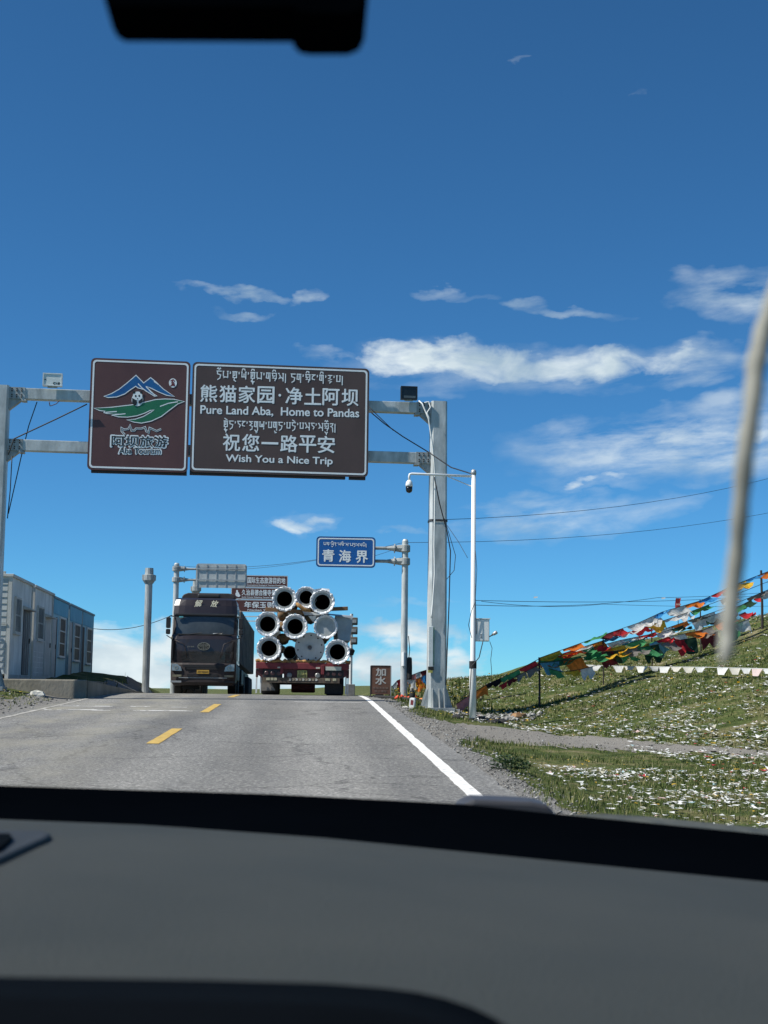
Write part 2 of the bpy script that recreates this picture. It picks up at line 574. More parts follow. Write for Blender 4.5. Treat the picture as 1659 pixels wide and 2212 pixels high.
def gz(x, y):
    x = np.asarray(x, float)
    y = np.asarray(y, float)
    base = zr(y) - .035
    yy = np.minimum(y, 50)
    hill = SLOPE * yy + rel_right(x, yy) + wob(x, y) * .045
    hill = hill - np.maximum(0, y - 50) * .012 * (1 + 0 * x)
    fall = np.clip((y - 95) / 160, 0, 1)
    hill = hill * (1 - fall) + (zr(y) - .03 + np.interp(x, [0, 80, 4000], [0, 6, 20])) * fall
    tr = np.clip((x - 2.15) / 1.0, 0, 1)
    z = base * (1 - tr) + hill * tr
    # left verge: a low bank in front of the plinth
    lf = np.clip((-6.15 - x) / 1.2, 0, 1)
    bank = SLOPE * np.minimum(y, 58) + np.interp(x, [-30, -12, -9, -7.2, -6.1], [1.4, .55, .30, .14, 0]) + wob(x, y) * .05 - np.maximum(0, y - 58) * .05
    bfall = np.clip((y - 75) / 140, 0, 1)
    bank = bank * (1 - bfall) + (zr(y) - .03) * bfall
    z = z * (1 - lf) + bank * lf
    # far relief
    far = np.clip((y - 1500) / 2500, 0, 1)
    z = z + far * (10 + 9 * np.sin(x * .0021 + 1) + 6 * np.sin(x * .0057)) * .55
    return z


def G(px, py, y0=8., y1=140.):
    a = y0
    while a < y1:
        p = P(px, py, a)
        if p.z <= float(gz(p.x, p.y)):
            return p
        a += .03
    return P(px, py, y1)


def on(x, y):
    return Vector((x, y, float(gz(x, y))))


def sheet(name, xs, ys, zf, mat, kind=None, jitter=None):
    X, Y = np.meshgrid(xs, ys)
    Z = zf(X, Y)
    v = np.stack([X, Y, Z], -1).reshape(-1, 3)
    nx, ny = len(xs), len(ys)
    i = (np.arange(ny - 1)[:, None] * nx + np.arange(nx - 1)[None]).ravel()
    f = np.stack([i, i + 1, i + nx + 1, i + nx], -1)
    return npmesh(name, v, f, mat, kind, True)


def npmesh(name, v, f, mat, kind=None, smooth=False, parent=None):
    me = bpy.data.meshes.new(name)
    n, k = f.shape
    me.vertices.add(len(v))
    me.vertices.foreach_set('co', np.ascontiguousarray(v, dtype=np.float32).ravel())
    me.loops.add(n * k)
    me.loops.foreach_set('vertex_index', np.ascontiguousarray(f, dtype=np.int32).ravel())
    me.polygons.add(n)
    me.polygons.foreach_set('loop_start', np.arange(0, n * k, k, dtype=np.int32))
    me.update(calc_edges=True)
    me.validate()
    if smooth:
        me.polygons.foreach_set('use_smooth', [True] * n)
    me.materials.append(mat)
    o = bpy.data.objects.new(name, me)
    C.objects.link(o)
    if kind:
        o['kind'] = kind
    o.parent = parent
    return o


def geo(a, b, n):
    return list(np.geomspace(a, b, n))


def ground_mat():
    m = bpy.data.materials.new('meadow ground')
    m.use_nodes = True
    nt = m.node_tree
    b = nt.nodes['Principled BSDF']
    b.inputs['Roughness'].default_value = .95
    b.inputs['Specular IOR Level'].default_value = .1
    g = nt.nodes.new('ShaderNodeNewGeometry')

    def nz_(sc, d=6):
        n = nt.nodes.new('ShaderNodeTexNoise')
        n.inputs['Scale'].default_value = sc
        n.inputs['Detail'].default_value = d
        n.inputs['Roughness'].default_value = .65
        nt.links.new(g.outputs['Position'], n.inputs['Vector'])
        return n.outputs[0]

    def ramp_(src, els):
        r = nt.nodes.new('ShaderNodeValToRGB')
        while len(r.color_ramp.elements) < len(els):
            r.color_ramp.elements.new(.5)
        for e, (p, c) in zip(r.color_ramp.elements, els):
            e.position = p
            e.color = (*c, 1)
        nt.links.new(src, r.inputs[0])
        return r.outputs[0]
    a = ramp_(nz_(1.1, 8), [(.33, (.050, .072, .022)), (.48, (.092, .122, .038)), (.58, (.17, .165, .075)), (.70, (.32, .275, .185))])
    c = ramp_(nz_(16), [(.3, (.35, .35, .3)), (.55, (.9, .9, .85)), (.75, (1.5, 1.5, 1.3))])
    mx = nt.nodes.new('ShaderNodeMixRGB')
    mx.blend_type = 'MULTIPLY'
    mx.inputs[0].default_value = 1
    nt.links.new(a, mx.inputs[1])
    nt.links.new(c, mx.inputs[2])
    nt.links.new(mx.outputs[0], b.inputs['Base Color'])
    bp = nt.nodes.new('ShaderNodeBump')
    bp.inputs['Strength'].default_value = .9
    bp.inputs['Distance'].default_value = .05
    nt.links.new(nz_(22), bp.inputs['Height'])
    nt.links.new(bp.outputs[0], b.inputs['Normal'])
    return m


def gravel_mat(name, c1, c2):
    m = M(name, c1, .95, col2=c2, scale=34, bump=1.0, bscale=46, spec=.1, lo=.3, hi=.7)
    return m


def asphalt_mat():
    m = bpy.data.materials.new('worn asphalt')
    m.use_nodes = True
    nt = m.node_tree
    b = nt.nodes['Principled BSDF']
    b.inputs['Roughness'].default_value = .82
    b.inputs['Specular IOR Level'].default_value = .3
    g = nt.nodes.new('ShaderNodeNewGeometry')

    def nz_(sc, d=5, st=(1, 1, 1), rg=.6):
        mp = nt.nodes.new('ShaderNodeMapping')
        mp.inputs['Scale'].default_value = st
        nt.links.new(g.outputs['Position'], mp.inputs[0])
        n = nt.nodes.new('ShaderNodeTexNoise')
        n.inputs['Scale'].default_value = sc
        n.inputs['Detail'].default_value = d
        n.inputs['Roughness'].default_value = rg
        nt.links.new(mp.outputs[0], n.inputs['Vector'])
        return n.outputs[0]

    def ramp_(src, els):
        r = nt.nodes.new('ShaderNodeValToRGB')
        while len(r.color_ramp.elements) < len(els):
            r.color_ramp.elements.new(.5)
        for e, (p, c) in zip(r.color_ramp.elements, els):
            e.position = p
            e.color = (*c, 1)
        nt.links.new(src, r.inputs[0])
        return r.outputs[0]

    def mixc(bt, f, a, c):
        x = nt.nodes.new('ShaderNodeMixRGB')
        x.blend_type = bt
        for i, s in enumerate((f, a, c)):
            if isinstance(s, (int, float)):
                x.inputs[i].default_value = s
            elif isinstance(s, tuple):
                x.inputs[i].default_value = (*s, 1)
            else:
                nt.links.new(s, x.inputs[i])
        return x.outputs[0]
    agg = ramp_(nz_(24, 5, rg=.85), [(.33, (.035, .035, .034)), (.44, (.14, .14, .135)), (.54, (.215, .213, .203)), (.66, (.50, .49, .46))])
    tracks = ramp_(nz_(.8, 4, (1.0, .06, 1)), [(.35, (.82, .82, .82)), (.65, (1.12, 1.1, 1.07))])
    c = mixc('MULTIPLY', 1.0, agg, tracks)
    blot = ramp_(nz_(.9, 6, (1, .5, 1)), [(.42, (.9, .9, .9)), (.7, (1.1, 1.1, 1.09))])
    c = mixc('MULTIPLY', .8, c, blot)
    # wheel tracks polished darker, oil strip between them, and fine cracks
    sxx = nt.nodes.new('ShaderNodeSeparateXYZ')
    nt.links.new(g.outputs['Position'], sxx.inputs[0])
    tw = nt.nodes.new('ShaderNodeMath')
    tw.operation = 'MULTIPLY_ADD'
    tw.inputs[1].default_value = 3.5
    tw.inputs[2].default_value = 1.0
    nt.links.new(sxx.outputs[0], tw.inputs[0])
    ts = nt.nodes.new('ShaderNodeMath')
    ts.operation = 'SINE'
    nt.links.new(tw.outputs[0], ts.inputs[0])
    tm = nt.nodes.new('ShaderNodeMapRange')
    tm.inputs[1].default_value, tm.inputs[2].default_value, tm.inputs[3].default_value, tm.inputs[4].default_value = -1, 1, .86, 1.12
    nt.links.new(ts.outputs[0], tm.inputs[0])
    c = mixc('MULTIPLY', .9, c, tm.outputs[0])
    vo = nt.nodes.new('ShaderNodeTexVoronoi')
    vo.feature = 'DISTANCE_TO_EDGE'
    vo.inputs['Scale'].default_value = .32
    wv_ = nt.nodes.new('ShaderNodeVectorMath')
    wv_.operation = 'ADD'
    nn = nt.nodes.new('ShaderNodeTexNoise')
    nn.inputs['Scale'].default_value = 1.6
    nn.inputs['Detail'].default_value = 5
    nt.links.new(g.outputs['Position'], nn.inputs['Vector'])
    nt.links.new(g.outputs['Position'], wv_.inputs[0])
    nt.links.new(nn.outputs['Color'], wv_.inputs[1])
    nt.links.new(wv_.outputs[0], vo.inputs['Vector'])
    ck = ramp_(vo.outputs['Distance'], [(.0, (.35, .35, .35)), (.006, (.55, .55, .55)), (.012, (1, 1, 1))])
    c = mixc('MULTIPLY', .7, c, ck)
    # pale yellow dust carried along the oncoming wheel tracks
    d = ramp_(nz_(.55, 7, (1, .35, 1)), [(.47, (0, 0, 0)), (.66, (1, 1, 1))])
    sx = nt.nodes.new('ShaderNodeSeparateXYZ')
    nt.links.new(g.outputs['Position'], sx.inputs[0])
    mr = nt.nodes.new('ShaderNodeMapRange')
    mr.inputs[1].default_value, mr.inputs[2].default_value, mr.inputs[3].default_value, mr.inputs[4].default_value = -2.2, -3.6, .06, .8
    nt.links.new(sx.outputs[0], mr.inputs[0])
    mu = nt.nodes.new('ShaderNodeMath')
    mu.operation = 'MULTIPLY'
    nt.links.new(d, mu.inputs[0])
    nt.links.new(mr.outputs[0], mu.inputs[1])
    c = mixc('MIX', mu.outputs[0], c, (.31, .29, .225))
    nt.links.new(c, b.inputs['Base Color'])
    bp = nt.nodes.new('ShaderNodeBump')
    bp.inputs['Strength'].default_value = .55
    bp.inputs['Distance'].default_value = .012
    nt.links.new(nz_(70, 3), bp.inputs['Height'])
    nt.links.new(bp.outputs[0], b.inputs['Normal'])
    return m


xs = [-g for g in geo(40, 9000, 22)][::-1] + list(np.arange(-36, -12, 1.2)) + list(np.arange(-12, 24, .28)) + list(np.arange(24, 40, 1.5)) + geo(40, 9000, 22)
ys = list(np.arange(-6, 10, 1.0)) + list(np.arange(10, 62, .3)) + list(np.arange(62, 110, 1.5)) + geo(112, 9500, 46)
GROUND = ground_mat()
ground = sheet('ground', np.array(sorted(xs)), np.array(ys), gz, GROUND, 'structure')

# road: asphalt ribbon with ragged edges, following the crest
def strip(name, x0f, x1f, ys_, zf, mat, nx=8, kind=None, parent=None, rag=.0):
    v, f = [], []
    for j, y in enumerate(ys_):
        a, b_ = x0f(y), x1f(y)
        for i in range(nx + 1):
            x = a + (b_ - a) * i / nx
            if rag and i in (0, nx):
                x += rag * (mnoise.noise(Vector((y * 1.3, i, 3))) + .6 * mnoise.noise(Vector((y * 4.1, i, 9))))
            v.append((x, y, zf(x, y)))
    for j in range(len(ys_) - 1):
        for i in range(nx):
            k = j * (nx + 1) + i
            f.append((k, k + 1, k + nx + 2, k + nx + 1))
    return npmesh(name, np.array(v), np.array(f), mat, kind, True, parent)


ASPH = asphalt_mat()
XL, XC, XR = -5.78, -2.24, 1.60
yroad = list(np.arange(-6, 100, .35)) + list(np.arange(100, 232, 3))
zroad = lambda x, y: float(zr(y))
road = strip('road', lambda y: -6.1, lambda y: 2.02, yroad, zroad, ASPH, nx=10, kind='structure', rag=.05)
YELLOW = M('worn yellow road paint', (.40, .27, .07), .7, col2=(.62, .42, .11), scale=9, bump=.3, bscale=60)
ROADWHITE = M('worn white road paint', (.42, .41, .38), .75, col2=(.78, .77, .73), scale=9, lo=.28, hi=.5, bump=.3, bscale=60)
zm = lambda k: (lambda x, y: float(zr(y)) + .006 + .003 * k)
for k, (a, b_) in enumerate([(0.5, 4.5), (10.0, 13.8), (20.7, 24.5), (30.6, 35.0), (40.5, 44.7), (50.6, 54.6), (60.6, 64.6)]):
    strip('lane_dash', lambda y: XC - .09, lambda y: XC + .09, list(np.linspace(a, b_, 14)), zm(0), YELLOW, nx=1, parent=road, rag=.012)
strip('edge_line', lambda y: XR - .075, lambda y: XR + .075, list(np.arange(-4, 90, .25)), zm(0), ROADWHITE, nx=1, parent=road, rag=.014)
strip('edge_line', lambda y: XL - .055, lambda y: XL + .055, list(np.arange(-4, 60, .25)), zm(0), M('dusty white road paint', (.22, .21, .185), .85, col2=(.50, .48, .43), scale=5, lo=.4, hi=.62), nx=1, parent=road, rag=.045)
# worn double rumble line across the oncoming lane
v, f = [], []
for row, (y0, y1) in enumerate(((30.9, 31.25), (32.9, 33.25))):
    x = XL + .1
    while x < XC - .1:
        w = .035 + .06 * random.random()
        for q in range(3):
            ya = y0 + (y1 - y0) * q / 3
            yb = ya + (y1 - y0) / 3
            if mnoise.noise(Vector((x * 1.6, ya * 3.0, 2))) + .35 * mnoise.noise(Vector((x * 7, ya * 9, 5))) > -.02 + .07 * (x - XL):
                k = len(v)
                v += [(x, ya, zr(ya) + .006), (x + w, ya + .01, zr(ya) + .006), (x + w, yb, zr(yb) + .006), (x, yb + .01, zr(yb) + .006)]
                f.append((k, k + 1, k + 2, k + 3))
        x += w
npmesh('rumble_line', np.array(v, float), np.array(f), ROADWHITE, 'stuff', False, road)
# thin faded line near the crest in the right lane
strip('cross_line', lambda y: -.4, lambda y: 1.35, [37.0, 37.12], zm(0), ROADWHITE, nx=6, parent=road, rag=.05)
GRAVEL = gravel_mat('shoulder gravel', (.10, .097, .09), (.30, .29, .27))
TRACKM = gravel_mat('track gravel', (.13, .12, .105), (.30, .285, .255))
gs = lambda x, y: float(gz(x, y)) + .018 + .03 * math.exp(-((x - 2.5) / .5) ** 2)
strip('gravel_shoulder', lambda y: 1.9, lambda y: 2.4 + .22 * mnoise.noise(Vector((y * .35, 0, 7))), list(np.arange(4, 70, .3)), lambda x, y: max(float(gz(x, y)) + .012, float(zr(y)) - .03 - .35 * max(0, x - 2.0)), GRAVEL, nx=7, kind='structure', rag=.12)
strip('gravel_verge', lambda y: -7.2 + .4 * mnoise.noise(Vector((y * .3, 0, 17))), lambda y: -5.98, list(np.arange(4, 60, .3)), lambda x, y: max(float(gz(x, y)) + .015, float(zr(y)) - .03 if x > -6.2 else -9), GRAVEL, nx=7, kind='structure', rag=.12)
# gravel track branching off to the right, laid through pixels seen on the ground
ta = [G(px, py) for px, py in ((890, 1548), (980, 1562), (1070, 1570), (1160, 1580), (1260, 1590), (1400, 1603), (1540, 1614), (1640, 1621), (1720, 1630))]
tb = [G(px, py) for px, py in ((880, 1600), (960, 1604), (1070, 1604), (1190, 1614), (1290, 1619), (1420, 1624), (1560, 1630), (1640, 1633), (1720, 1633))]
v, f = [], []
NS, NW = 90, 9
for j in range(NS):
    t = j / (NS - 1) * (len(ta) - 1)
    i = min(int(t), len(ta) - 2)
    a = ta[i].lerp(ta[i + 1], t - i)
    b_ = tb[i].lerp(tb[i + 1], t - i)
    for k in range(NW):
        q = b_.lerp(a, k / (NW - 1))
        if k in (0, NW - 1):
            q = q + Vector((0, .9 * mnoise.noise(Vector((j * .6, k, 1))) + .4 * mnoise.noise(Vector((j * 1.7, k, 4))), 0))
        v.append((q.x, q.y, float(gz(q.x, q.y)) + (.004 if k in (0, NW - 1) else .02)))
for j in range(NS - 1):
    for k in range(NW - 1):
        i = j * NW + k
        f.append((i, i + NW, i + NW + 1, i + 1))
npmesh('gravel_track', np.array(v), np.array(f), TRACKM, 'structure', True)
TRACK_A, TRACK_B = ta, tb


def off_track(x, y):
    """True where grass may grow"""
    ax = np.array([p.x for p in TRACK_A]); ay = np.array([p.y for p in TRACK_A]); bx = np.array([p.x for p in TRACK_B]); by = np.array([p.y for p in TRACK_B])
    far = np.interp(x, ax, ay)
    near = np.interp(x, bx, by)
    wv = .45 * np.sin(x * 5.1 + np.sin(x * 2.3)) * np.sin(x * 1.7 + 1)
    inside = (y < far - .35 + wv) & (y > near + .35 + wv) & (x > 1.5) & (x < ax[-1] + .3)
    return ~inside


# ------------------------------------------------------------------ grass, litter, flowers, stones
def blades(n, xr, yr, h0, h1, w, dens=None, lean=.5, seed=1, per=4, keep=None):
    r = np.random.default_rng(seed)
    x = r.uniform(*xr, n)
    # more blades close to the camera
    y = yr[0] + (yr[1] - yr[0]) * r.uniform(0, 1, n) ** 1.35
    ok = off_track(x, y)
    if keep is not None:
        ok &= keep(x, y, r)
    x, y = x[ok], y[ok]
    x = np.repeat(x, per) + r.normal(0, .035, len(x) * per)
    y = np.repeat(y, per) + r.normal(0, .035, len(y) * per)
    n = len(x)
    z = gz(x, y) - .01
    h = r.uniform(h0, h1, n) * (.7 + .3 * np.sin(x * .8) * np.sin(y * .6)) * r.uniform(.5, 1.2, n)
    a = r.uniform(0, 2 * PI, n)
    la = r.uniform(0, 2 * PI, n)
    ll = r.uniform(.1, lean, n) * h
    wd = w * r.uniform(.6, 1.4, n) * np.clip(y / 20, .8, 2.2)
    dx, dy = np.cos(a) * wd, np.sin(a) * wd
    v = np.empty((n, 5, 3))
    v[:, 0] = np.stack([x - dx, y - dy, z], -1)
    v[:, 1] = np.stack([x + dx, y + dy, z], -1)
    mx, my, mz = x + np.cos(la) * ll * .35, y + np.sin(la) * ll * .35, z + h * .6
    v[:, 2] = np.stack([mx + dx * .7, my + dy * .7, mz], -1)
    v[:, 3] = np.stack([mx - dx * .7, my - dy * .7, mz], -1)
    v[:, 4] = np.stack([x + np.cos(la) * ll, y + np.sin(la) * ll, z + h], -1)
    k = np.arange(n)[:, None] * 5
    f = np.concatenate([k + [[0, 1, 2]], k + [[0, 2, 3]], k + [[3, 2, 4]]], 0)
    return v.reshape(-1, 3), f


def clump(x, y, s=1.0, o=0.0):
    return np.sin(x * 1.1 * s + 2 * np.sin(y * .7 * s + o)) * np.sin(y * 1.4 * s + 1.3 * np.sin(x * .9 * s + o)) * .5 + .5


GRASSM = M('meadow grass', (.06, .09, .03), .8, spec=.15, trans=.25,
           island=('L', [(0, (.034, .058, .014)), (.35, (.075, .110, .026)), (.6, (.125, .160, .045)), (.8, (.24, .235, .09)), (1, (.42, .38, .22))]))
gk = lambda x, y, r: (r.uniform(0, 1, len(x)) < np.clip(1.5 * clump(x, y, .8) * (.4 + clump(x, y, 2.6, 1.)) - .05, .07, 1)) & (x > 2.28 + .25 * np.sin(y * 1.7) * np.sin(y * .6))
v1, f1 = blades(34000, (2.2, 13), (9.5, 52), .05, .13, .006, seed=1, keep=gk)
v2, f2 = blades(16000, (6, 26), (20, 58), .06, .14, .008, seed=2, keep=gk)
npm = npmesh('meadow_grass', np.concatenate([v1, v2]), np.concatenate([f1, f2 + len(v1)]), GRASSM, 'stuff')
tag(npm, 'short green meadow grass covering the right hillside', 'grass')
v1, f1 = blades(5200, (-14, -6.2), (16, 37.3), .05, .14, .007, seed=3, keep=lambda x, y, r: (r.uniform(0, 1, len(x)) < .15 + .85 * clump(x, y, 1.2)) & (x < -6.3 - .5 * clump(x, y, 2)))
v2, f2 = blades(26, (-7.6, -6.3), (44, 60), .15, .5, .005, seed=4, per=3)
tag(npmesh('verge_grass', np.concatenate([v1, v2]), np.concatenate([f1, f2 + len(v1)]), GRASSM, 'stuff'), 'patchy grass on the left verge below the concrete plinth', 'grass')
# taller weeds with yellow heads behind the gantry foot
v1, f1 = blades(330, (2.5, 5.2), (40, 47), .12, .34, .010, seed=5, per=5)
tag(npmesh('tall_weeds', v1, f1, GRASSM, 'stuff'), 'taller green weeds growing behind the gantry foot', 'weeds')


def scraps(n, xr, yr, s0, s1, seed, keep=None, up=.02, power=1.3):
    r = np.random.default_rng(seed)
    x = r.uniform(*xr, n)
    y = yr[0] + (yr[1] - yr[0]) * r.uniform(0, 1, n) ** power
    ok = np.ones(n, bool) if keep is None else keep(x, y, r)
    x, y = x[ok], y[ok]
    n = len(x)
    z = gz(x, y) + up + r.uniform(0, .035, n)
    a = r.uniform(0, 2 * PI, n)
    s = r.uniform(s0, s1, n) * r.uniform(.6, 1.5, n)
    q = s * r.uniform(.3, 1.0, n)
    t1, t2 = r.normal(0, .36, n), r.normal(0, .42, n)
    v = np.empty((n, 6, 3))
    for i, (u, w) in enumerate(((-1, -1), (0, -1), (1, -1), (1, 1), (0, 1), (-1, 1))):
        lx, ly = u * s * .5, w * q * .5
        lz = lx * t1 + ly * t2 + (s * .14 * (1 if i % 2 else -.4) if u == 0 else 0) * np.sign(t1)
        v[:, i] = np.stack([x + lx * np.cos(a) - ly * np.sin(a), y + lx * np.sin(a) + ly * np.cos(a), z + np.abs(lz) * .9], -1)
    k = np.arange(n)[:, None] * 6
    f = np.concatenate([k + [[0, 1, 4, 5]], k + [[1, 2, 3, 4]]], 0)
    return v.reshape(-1, 3), f


PAPER = M('scattered paper', (.8, .8, .8), .8, spec=.2, trans=.15,
          island=('C', [(0, (.80, .80, .78)), (.5, (.62, .64, .62)), (.78, (.50, .48, .38)), (.90, (.62, .45, .42)), (.935, (.36, .50, .52)), (.96, (.62, .40, .05)), (.985, (.45, .05, .06))]))
lk = lambda x, y, r: (r.uniform(0, 1, len(x)) < np.clip(.12 + clump(x, y, .75, 1.0) * clump(x, y, 2.1, .4) * 1.5, .1, 1)) & (x > 2.9 + .0 * y) & (r.uniform(0, 1, len(x)) < np.clip((x - 2.2) / 1.6, .05, 1))
v1, f1 = scraps(10000, (2.8, 7.5), (9.5, 20), .016, .072, 11, keep=lambda x, y, r: lk(x, y, r) & off_track(x, y))
v2, f2 = scraps(12000, (4.2, 14), (20, 33), .025, .10, 12, keep=lambda x, y, r: lk(x, y, r) & (r.uniform(0, 1, len(x)) < np.where(off_track(x, y), 1, .05)) & (x > 4.4 + .12 * (33 - y)))
v3, f3 = scraps(7500, (3.5, 20), (32, 52), .03, .095, 13, keep=lambda x, y, r: r.uniform(0, 1, len(x)) < .25 + .5 * clump(x, y, 1.5), power=1.)
vv = np.concatenate([v1, v2, v3])
ff = np.concatenate([f1, f2 + len(v1), f3 + len(v1) + len(v2)])
tag(npmesh('paper_litter', vv, ff, PAPER, 'stuff'), 'white paper prayer slips strewn over the grass', 'paper litter')
FLOWER = M('yellow flowers', (.7, .45, .03), .7, var=.2, trans=.2)
v1, f1 = scraps(520, (3, 8), (9.5, 22), .018, .035, 21, up=.1, keep=lambda x, y, r: (clump(x, y, .9, 2.2) > .5) & off_track(x, y))
v2, f2 = scraps(420, (2.6, 14), (26, 50), .03, .06, 22, up=.12, keep=lambda x, y, r: off_track(x, y))
v3, f3 = scraps(70, (2.5, 4.6), (41, 47), .04, .08, 23, up=.22)
v4, f4 = scraps(90, (-10, -6.6), (22, 37), .03, .05, 24, up=.1)
tag(npmesh('yellow_flowers', np.concatenate([v1, v2, v3, v4]), np.concatenate([f1, f2 + len(v1), f3 + len(v1) + len(v2), f4 + len(v1) + len(v2) + len(v3)]), FLOWER, 'stuff'),
    'small yellow wildflowers dotted through the grass', 'flowers')


def stones(name, n, xr, yr, s0, s1, seed, mat, keep=None, label='', sink=.2, power=1.2):
    r = np.random.default_rng(seed)
    x = r.uniform(*xr, n)
    y = yr[0] + (yr[1] - yr[0]) * r.uniform(0, 1, n) ** power
    if keep is not None:
        ok = keep(x, y, r)
        x, y = x[ok], y[ok]
        n = len(x)
    s = s0 + (s1 - s0) * r.uniform(0, 1, n) ** 3
    z = gz(x, y) + .02 + s * .2
    base = np.array([(1, 0, 0), (.3, .9, .1), (-.8, .5, 0), (-.7, -.7, .1), (.4, -.9, 0), (.1, .1, .8), (-.2, 0, -.7)])
    v = base[None] * s[:, None, None] * r.uniform(.6, 1.3, (n, 7, 3))
    v[:, :, 2] *= .75
    v += np.stack([x, y, z], -1)[:, None]
    k = np.arange(n)[:, None] * 7
    f = np.concatenate([k + [[i, (i + 1) % 5, 5]] for i in range(5)] + [k + [[(i + 1) % 5, i, 6]] for i in range(5)], 0)
    return tag(npmesh(name, v.reshape(-1, 3), f, mat, 'stuff'), label, 'gravel')


STONE = M('loose stones', (.2, .2, .19), .9, spec=.2, island=('L', [(0, (.08, .078, .072)), (.5, (.21, .205, .19)), (.85, (.36, .35, .32)), (1, (.52, .51, .48))]))
stones('shoulder_stones', 5200, (1.95, 2.8), (9.5, 44), .008, .026, 31, STONE, label='loose grey gravel along the right edge of the asphalt', keep=lambda x, y, r: r.uniform(0, 1, len(x)) < np.clip((2.8 - x) / .6, 0, 1))
stones('track_stones', 3000, (2.2, 9), (15, 30), .01, .03, 32, STONE, label='loose stones on the gravel track', keep=lambda x, y, r: ~off_track(x, y))
stones('verge_stones', 3200, (-13, -6.05), (17, 37), .012, .05, 33, STONE, label='broken stones and gravel on the left verge')
q = G(1075, 1551)
stones('ditch_rubble', 420, (q.x - 1.6, q.x + 1.3), (q.y - 1.4, q.y + 1.6), .03, .11, 34, STONE, label='heap of broken stones dug up beside the white camera pole', keep=lambda x, y, r: np.abs(x - q.x) + np.abs(y - q.y) * .6 < 1.3)
# ------------------------------------------------------------------ sign gantry
GA, GB = P(3, 853, 37.18), P(947, 881, 38.02)          # column axes at beam height
GAb, GBb = on(GA.x, GA.y), on(GB.x, GB.y)
gpl = Plane((GA.x, GA.y, 0), (GB.x, GB.y, 0))
SPAN = (Vector((GB.x, GB.y)) - Vector((GA.x, GA.y))).length
gantry = thing('sign_gantry', 'galvanised steel portal gantry spanning the road and carrying the brown signs', 'gantry', (GA.x, GA.y, 0), gpl.rz)
ztop = (GA.z + GB.z) / 2 + .16
zb1 = (GA.z + GB.z) / 2
zb2 = (P(25, 963.5, 37.2).z + P(925, 989.5, 38).z) / 2


def octa(hw, c):
    return [(hw, -hw + c), (hw, hw - c), (hw - c, hw), (-hw + c, hw), (-hw, hw - c), (-hw, -hw + c), (-hw + c, -hw), (hw - c, -hw)]


for sx, base in ((0, GAb), (SPAN, GBb)):
    m = MB()
    z0 = base.z + .02
    lo, hi = octa(.245, .06), octa(.215, .05)
    n = 8
    vs = [(sx + x, y, z0 + .03) for x, y in lo] + [(sx + x, y, ztop + .03) for x, y in hi]
    m.add(vs, [tuple(range(n - 1, -1, -1)), tuple(range(n, 2 * n))] + [(i, (i + 1) % n, n + (i + 1) % n, n + i) for i in range(n)])
    col = m.build('column', GALV, gantry)
    MB().b(sx - .43, sx + .43, -.43, .43, z0 - .08, z0 + .03).build('base_plate', GALVB, col, bevel=.006)
    for (dx, dy) in ((-.15, -1), (.03, -1), (.16, -1), (-.15, 1), (.15, 1), (-1, -.15), (-1, .15), (1, -.15), (1, .15)):
        m = MB()
        if abs(dy) == 1:
            m.add([(sx + dx - .012, dy * .24, z0 + .03), (sx + dx - .012, dy * .41, z0 + .03), (sx + dx - .012, dy * .27, z0 + .5), (sx + dx - .012, dy * .24, z0 + .55),
                   (sx + dx + .012, dy * .24, z0 + .03), (sx + dx + .012, dy * .41, z0 + .03), (sx + dx + .012, dy * .27, z0 + .5), (sx + dx + .012, dy * .24, z0 + .55)],
                  [(0, 1, 2, 3), (7, 6, 5, 4), (0, 4, 5, 1), (1, 5, 6, 2), (2, 6, 7, 3)])
        else:
            m.add([(sx + dx * .24, dy - .012, z0 + .03), (sx + dx * .41, dy - .012, z0 + .03), (sx + dx * .27, dy - .012, z0 + .5), (sx + dx * .24, dy - .012, z0 + .55),
                   (sx + dx * .24, dy + .012, z0 + .03), (sx + dx * .41, dy + .012, z0 + .03), (sx + dx * .27, dy + .012, z0 + .5), (sx + dx * .24, dy + .012, z0 + .55)],
                  [(0, 1, 2, 3), (7, 6, 5, 4), (0, 4, 5, 1), (1, 5, 6, 2), (2, 6, 7, 3)])
        m.build('stiffener', GALVB, col)
for zb in (zb1, zb2):
    m = MB()
    m.b(.57, SPAN - .57, -.13, .13, zb - .145, zb + .145)
    beam = m.build('beam', GALV, gantry, bevel=.012)
    for s, x0 in ((1, .0), (-1, SPAN)):
        m = MB()
        xa, xb = sorted((x0 + s * .2, x0 + s * .62))
        m.b(xa, xb, -.145, .145, zb - .155, zb + .155)
        pl = m.build('splice_plate', GALVB, beam)
        for i in range(3):
            for j in range(4):
                MB().lathe([(.019, 0), (.019, .016)], 6, (x0 + s * (.29 + .125 * i), -.145, zb - .105 + (.055 * j if j < 2 else .055 * j + .05)), (0, -1, 0)).build('bolt', BOLT, pl)
        m = MB()
        g = [(x0 + s * .2, zb - .157), (x0 + s * .62, zb - .157), (x0 + s * .52, zb - .19), (x0 + s * .2, zb - .46)]
        if s < 0:
            g = g[::-1]
        m.prism(g[::-1], -.1, .1)
        m.build('gusset', GALVB, beam)
        m = MB()
        m.b(min(x0 + s * .53, x0 + s * .66), max(x0 + s * .53, x0 + s * .66), -.15, .15, zb - .2, zb - .158)
        m.build('seat_plate', GALVB, beam)
concrete = M('weathered concrete', (.20, .195, .175), .9, col2=(.33, .32, .29), scale=4, bump=.5, bscale=25)
fp = MB()
fp.b(-1.1, .8, -.55, .5, -.5, .045)
o = fp.build('gantry_footing', concrete, None, bevel=.03)
o.location = (GBb.x + .35, GBb.y, GBb.z - .11)
tag(o, 'low concrete footing slab under the right gantry column', 'footing')

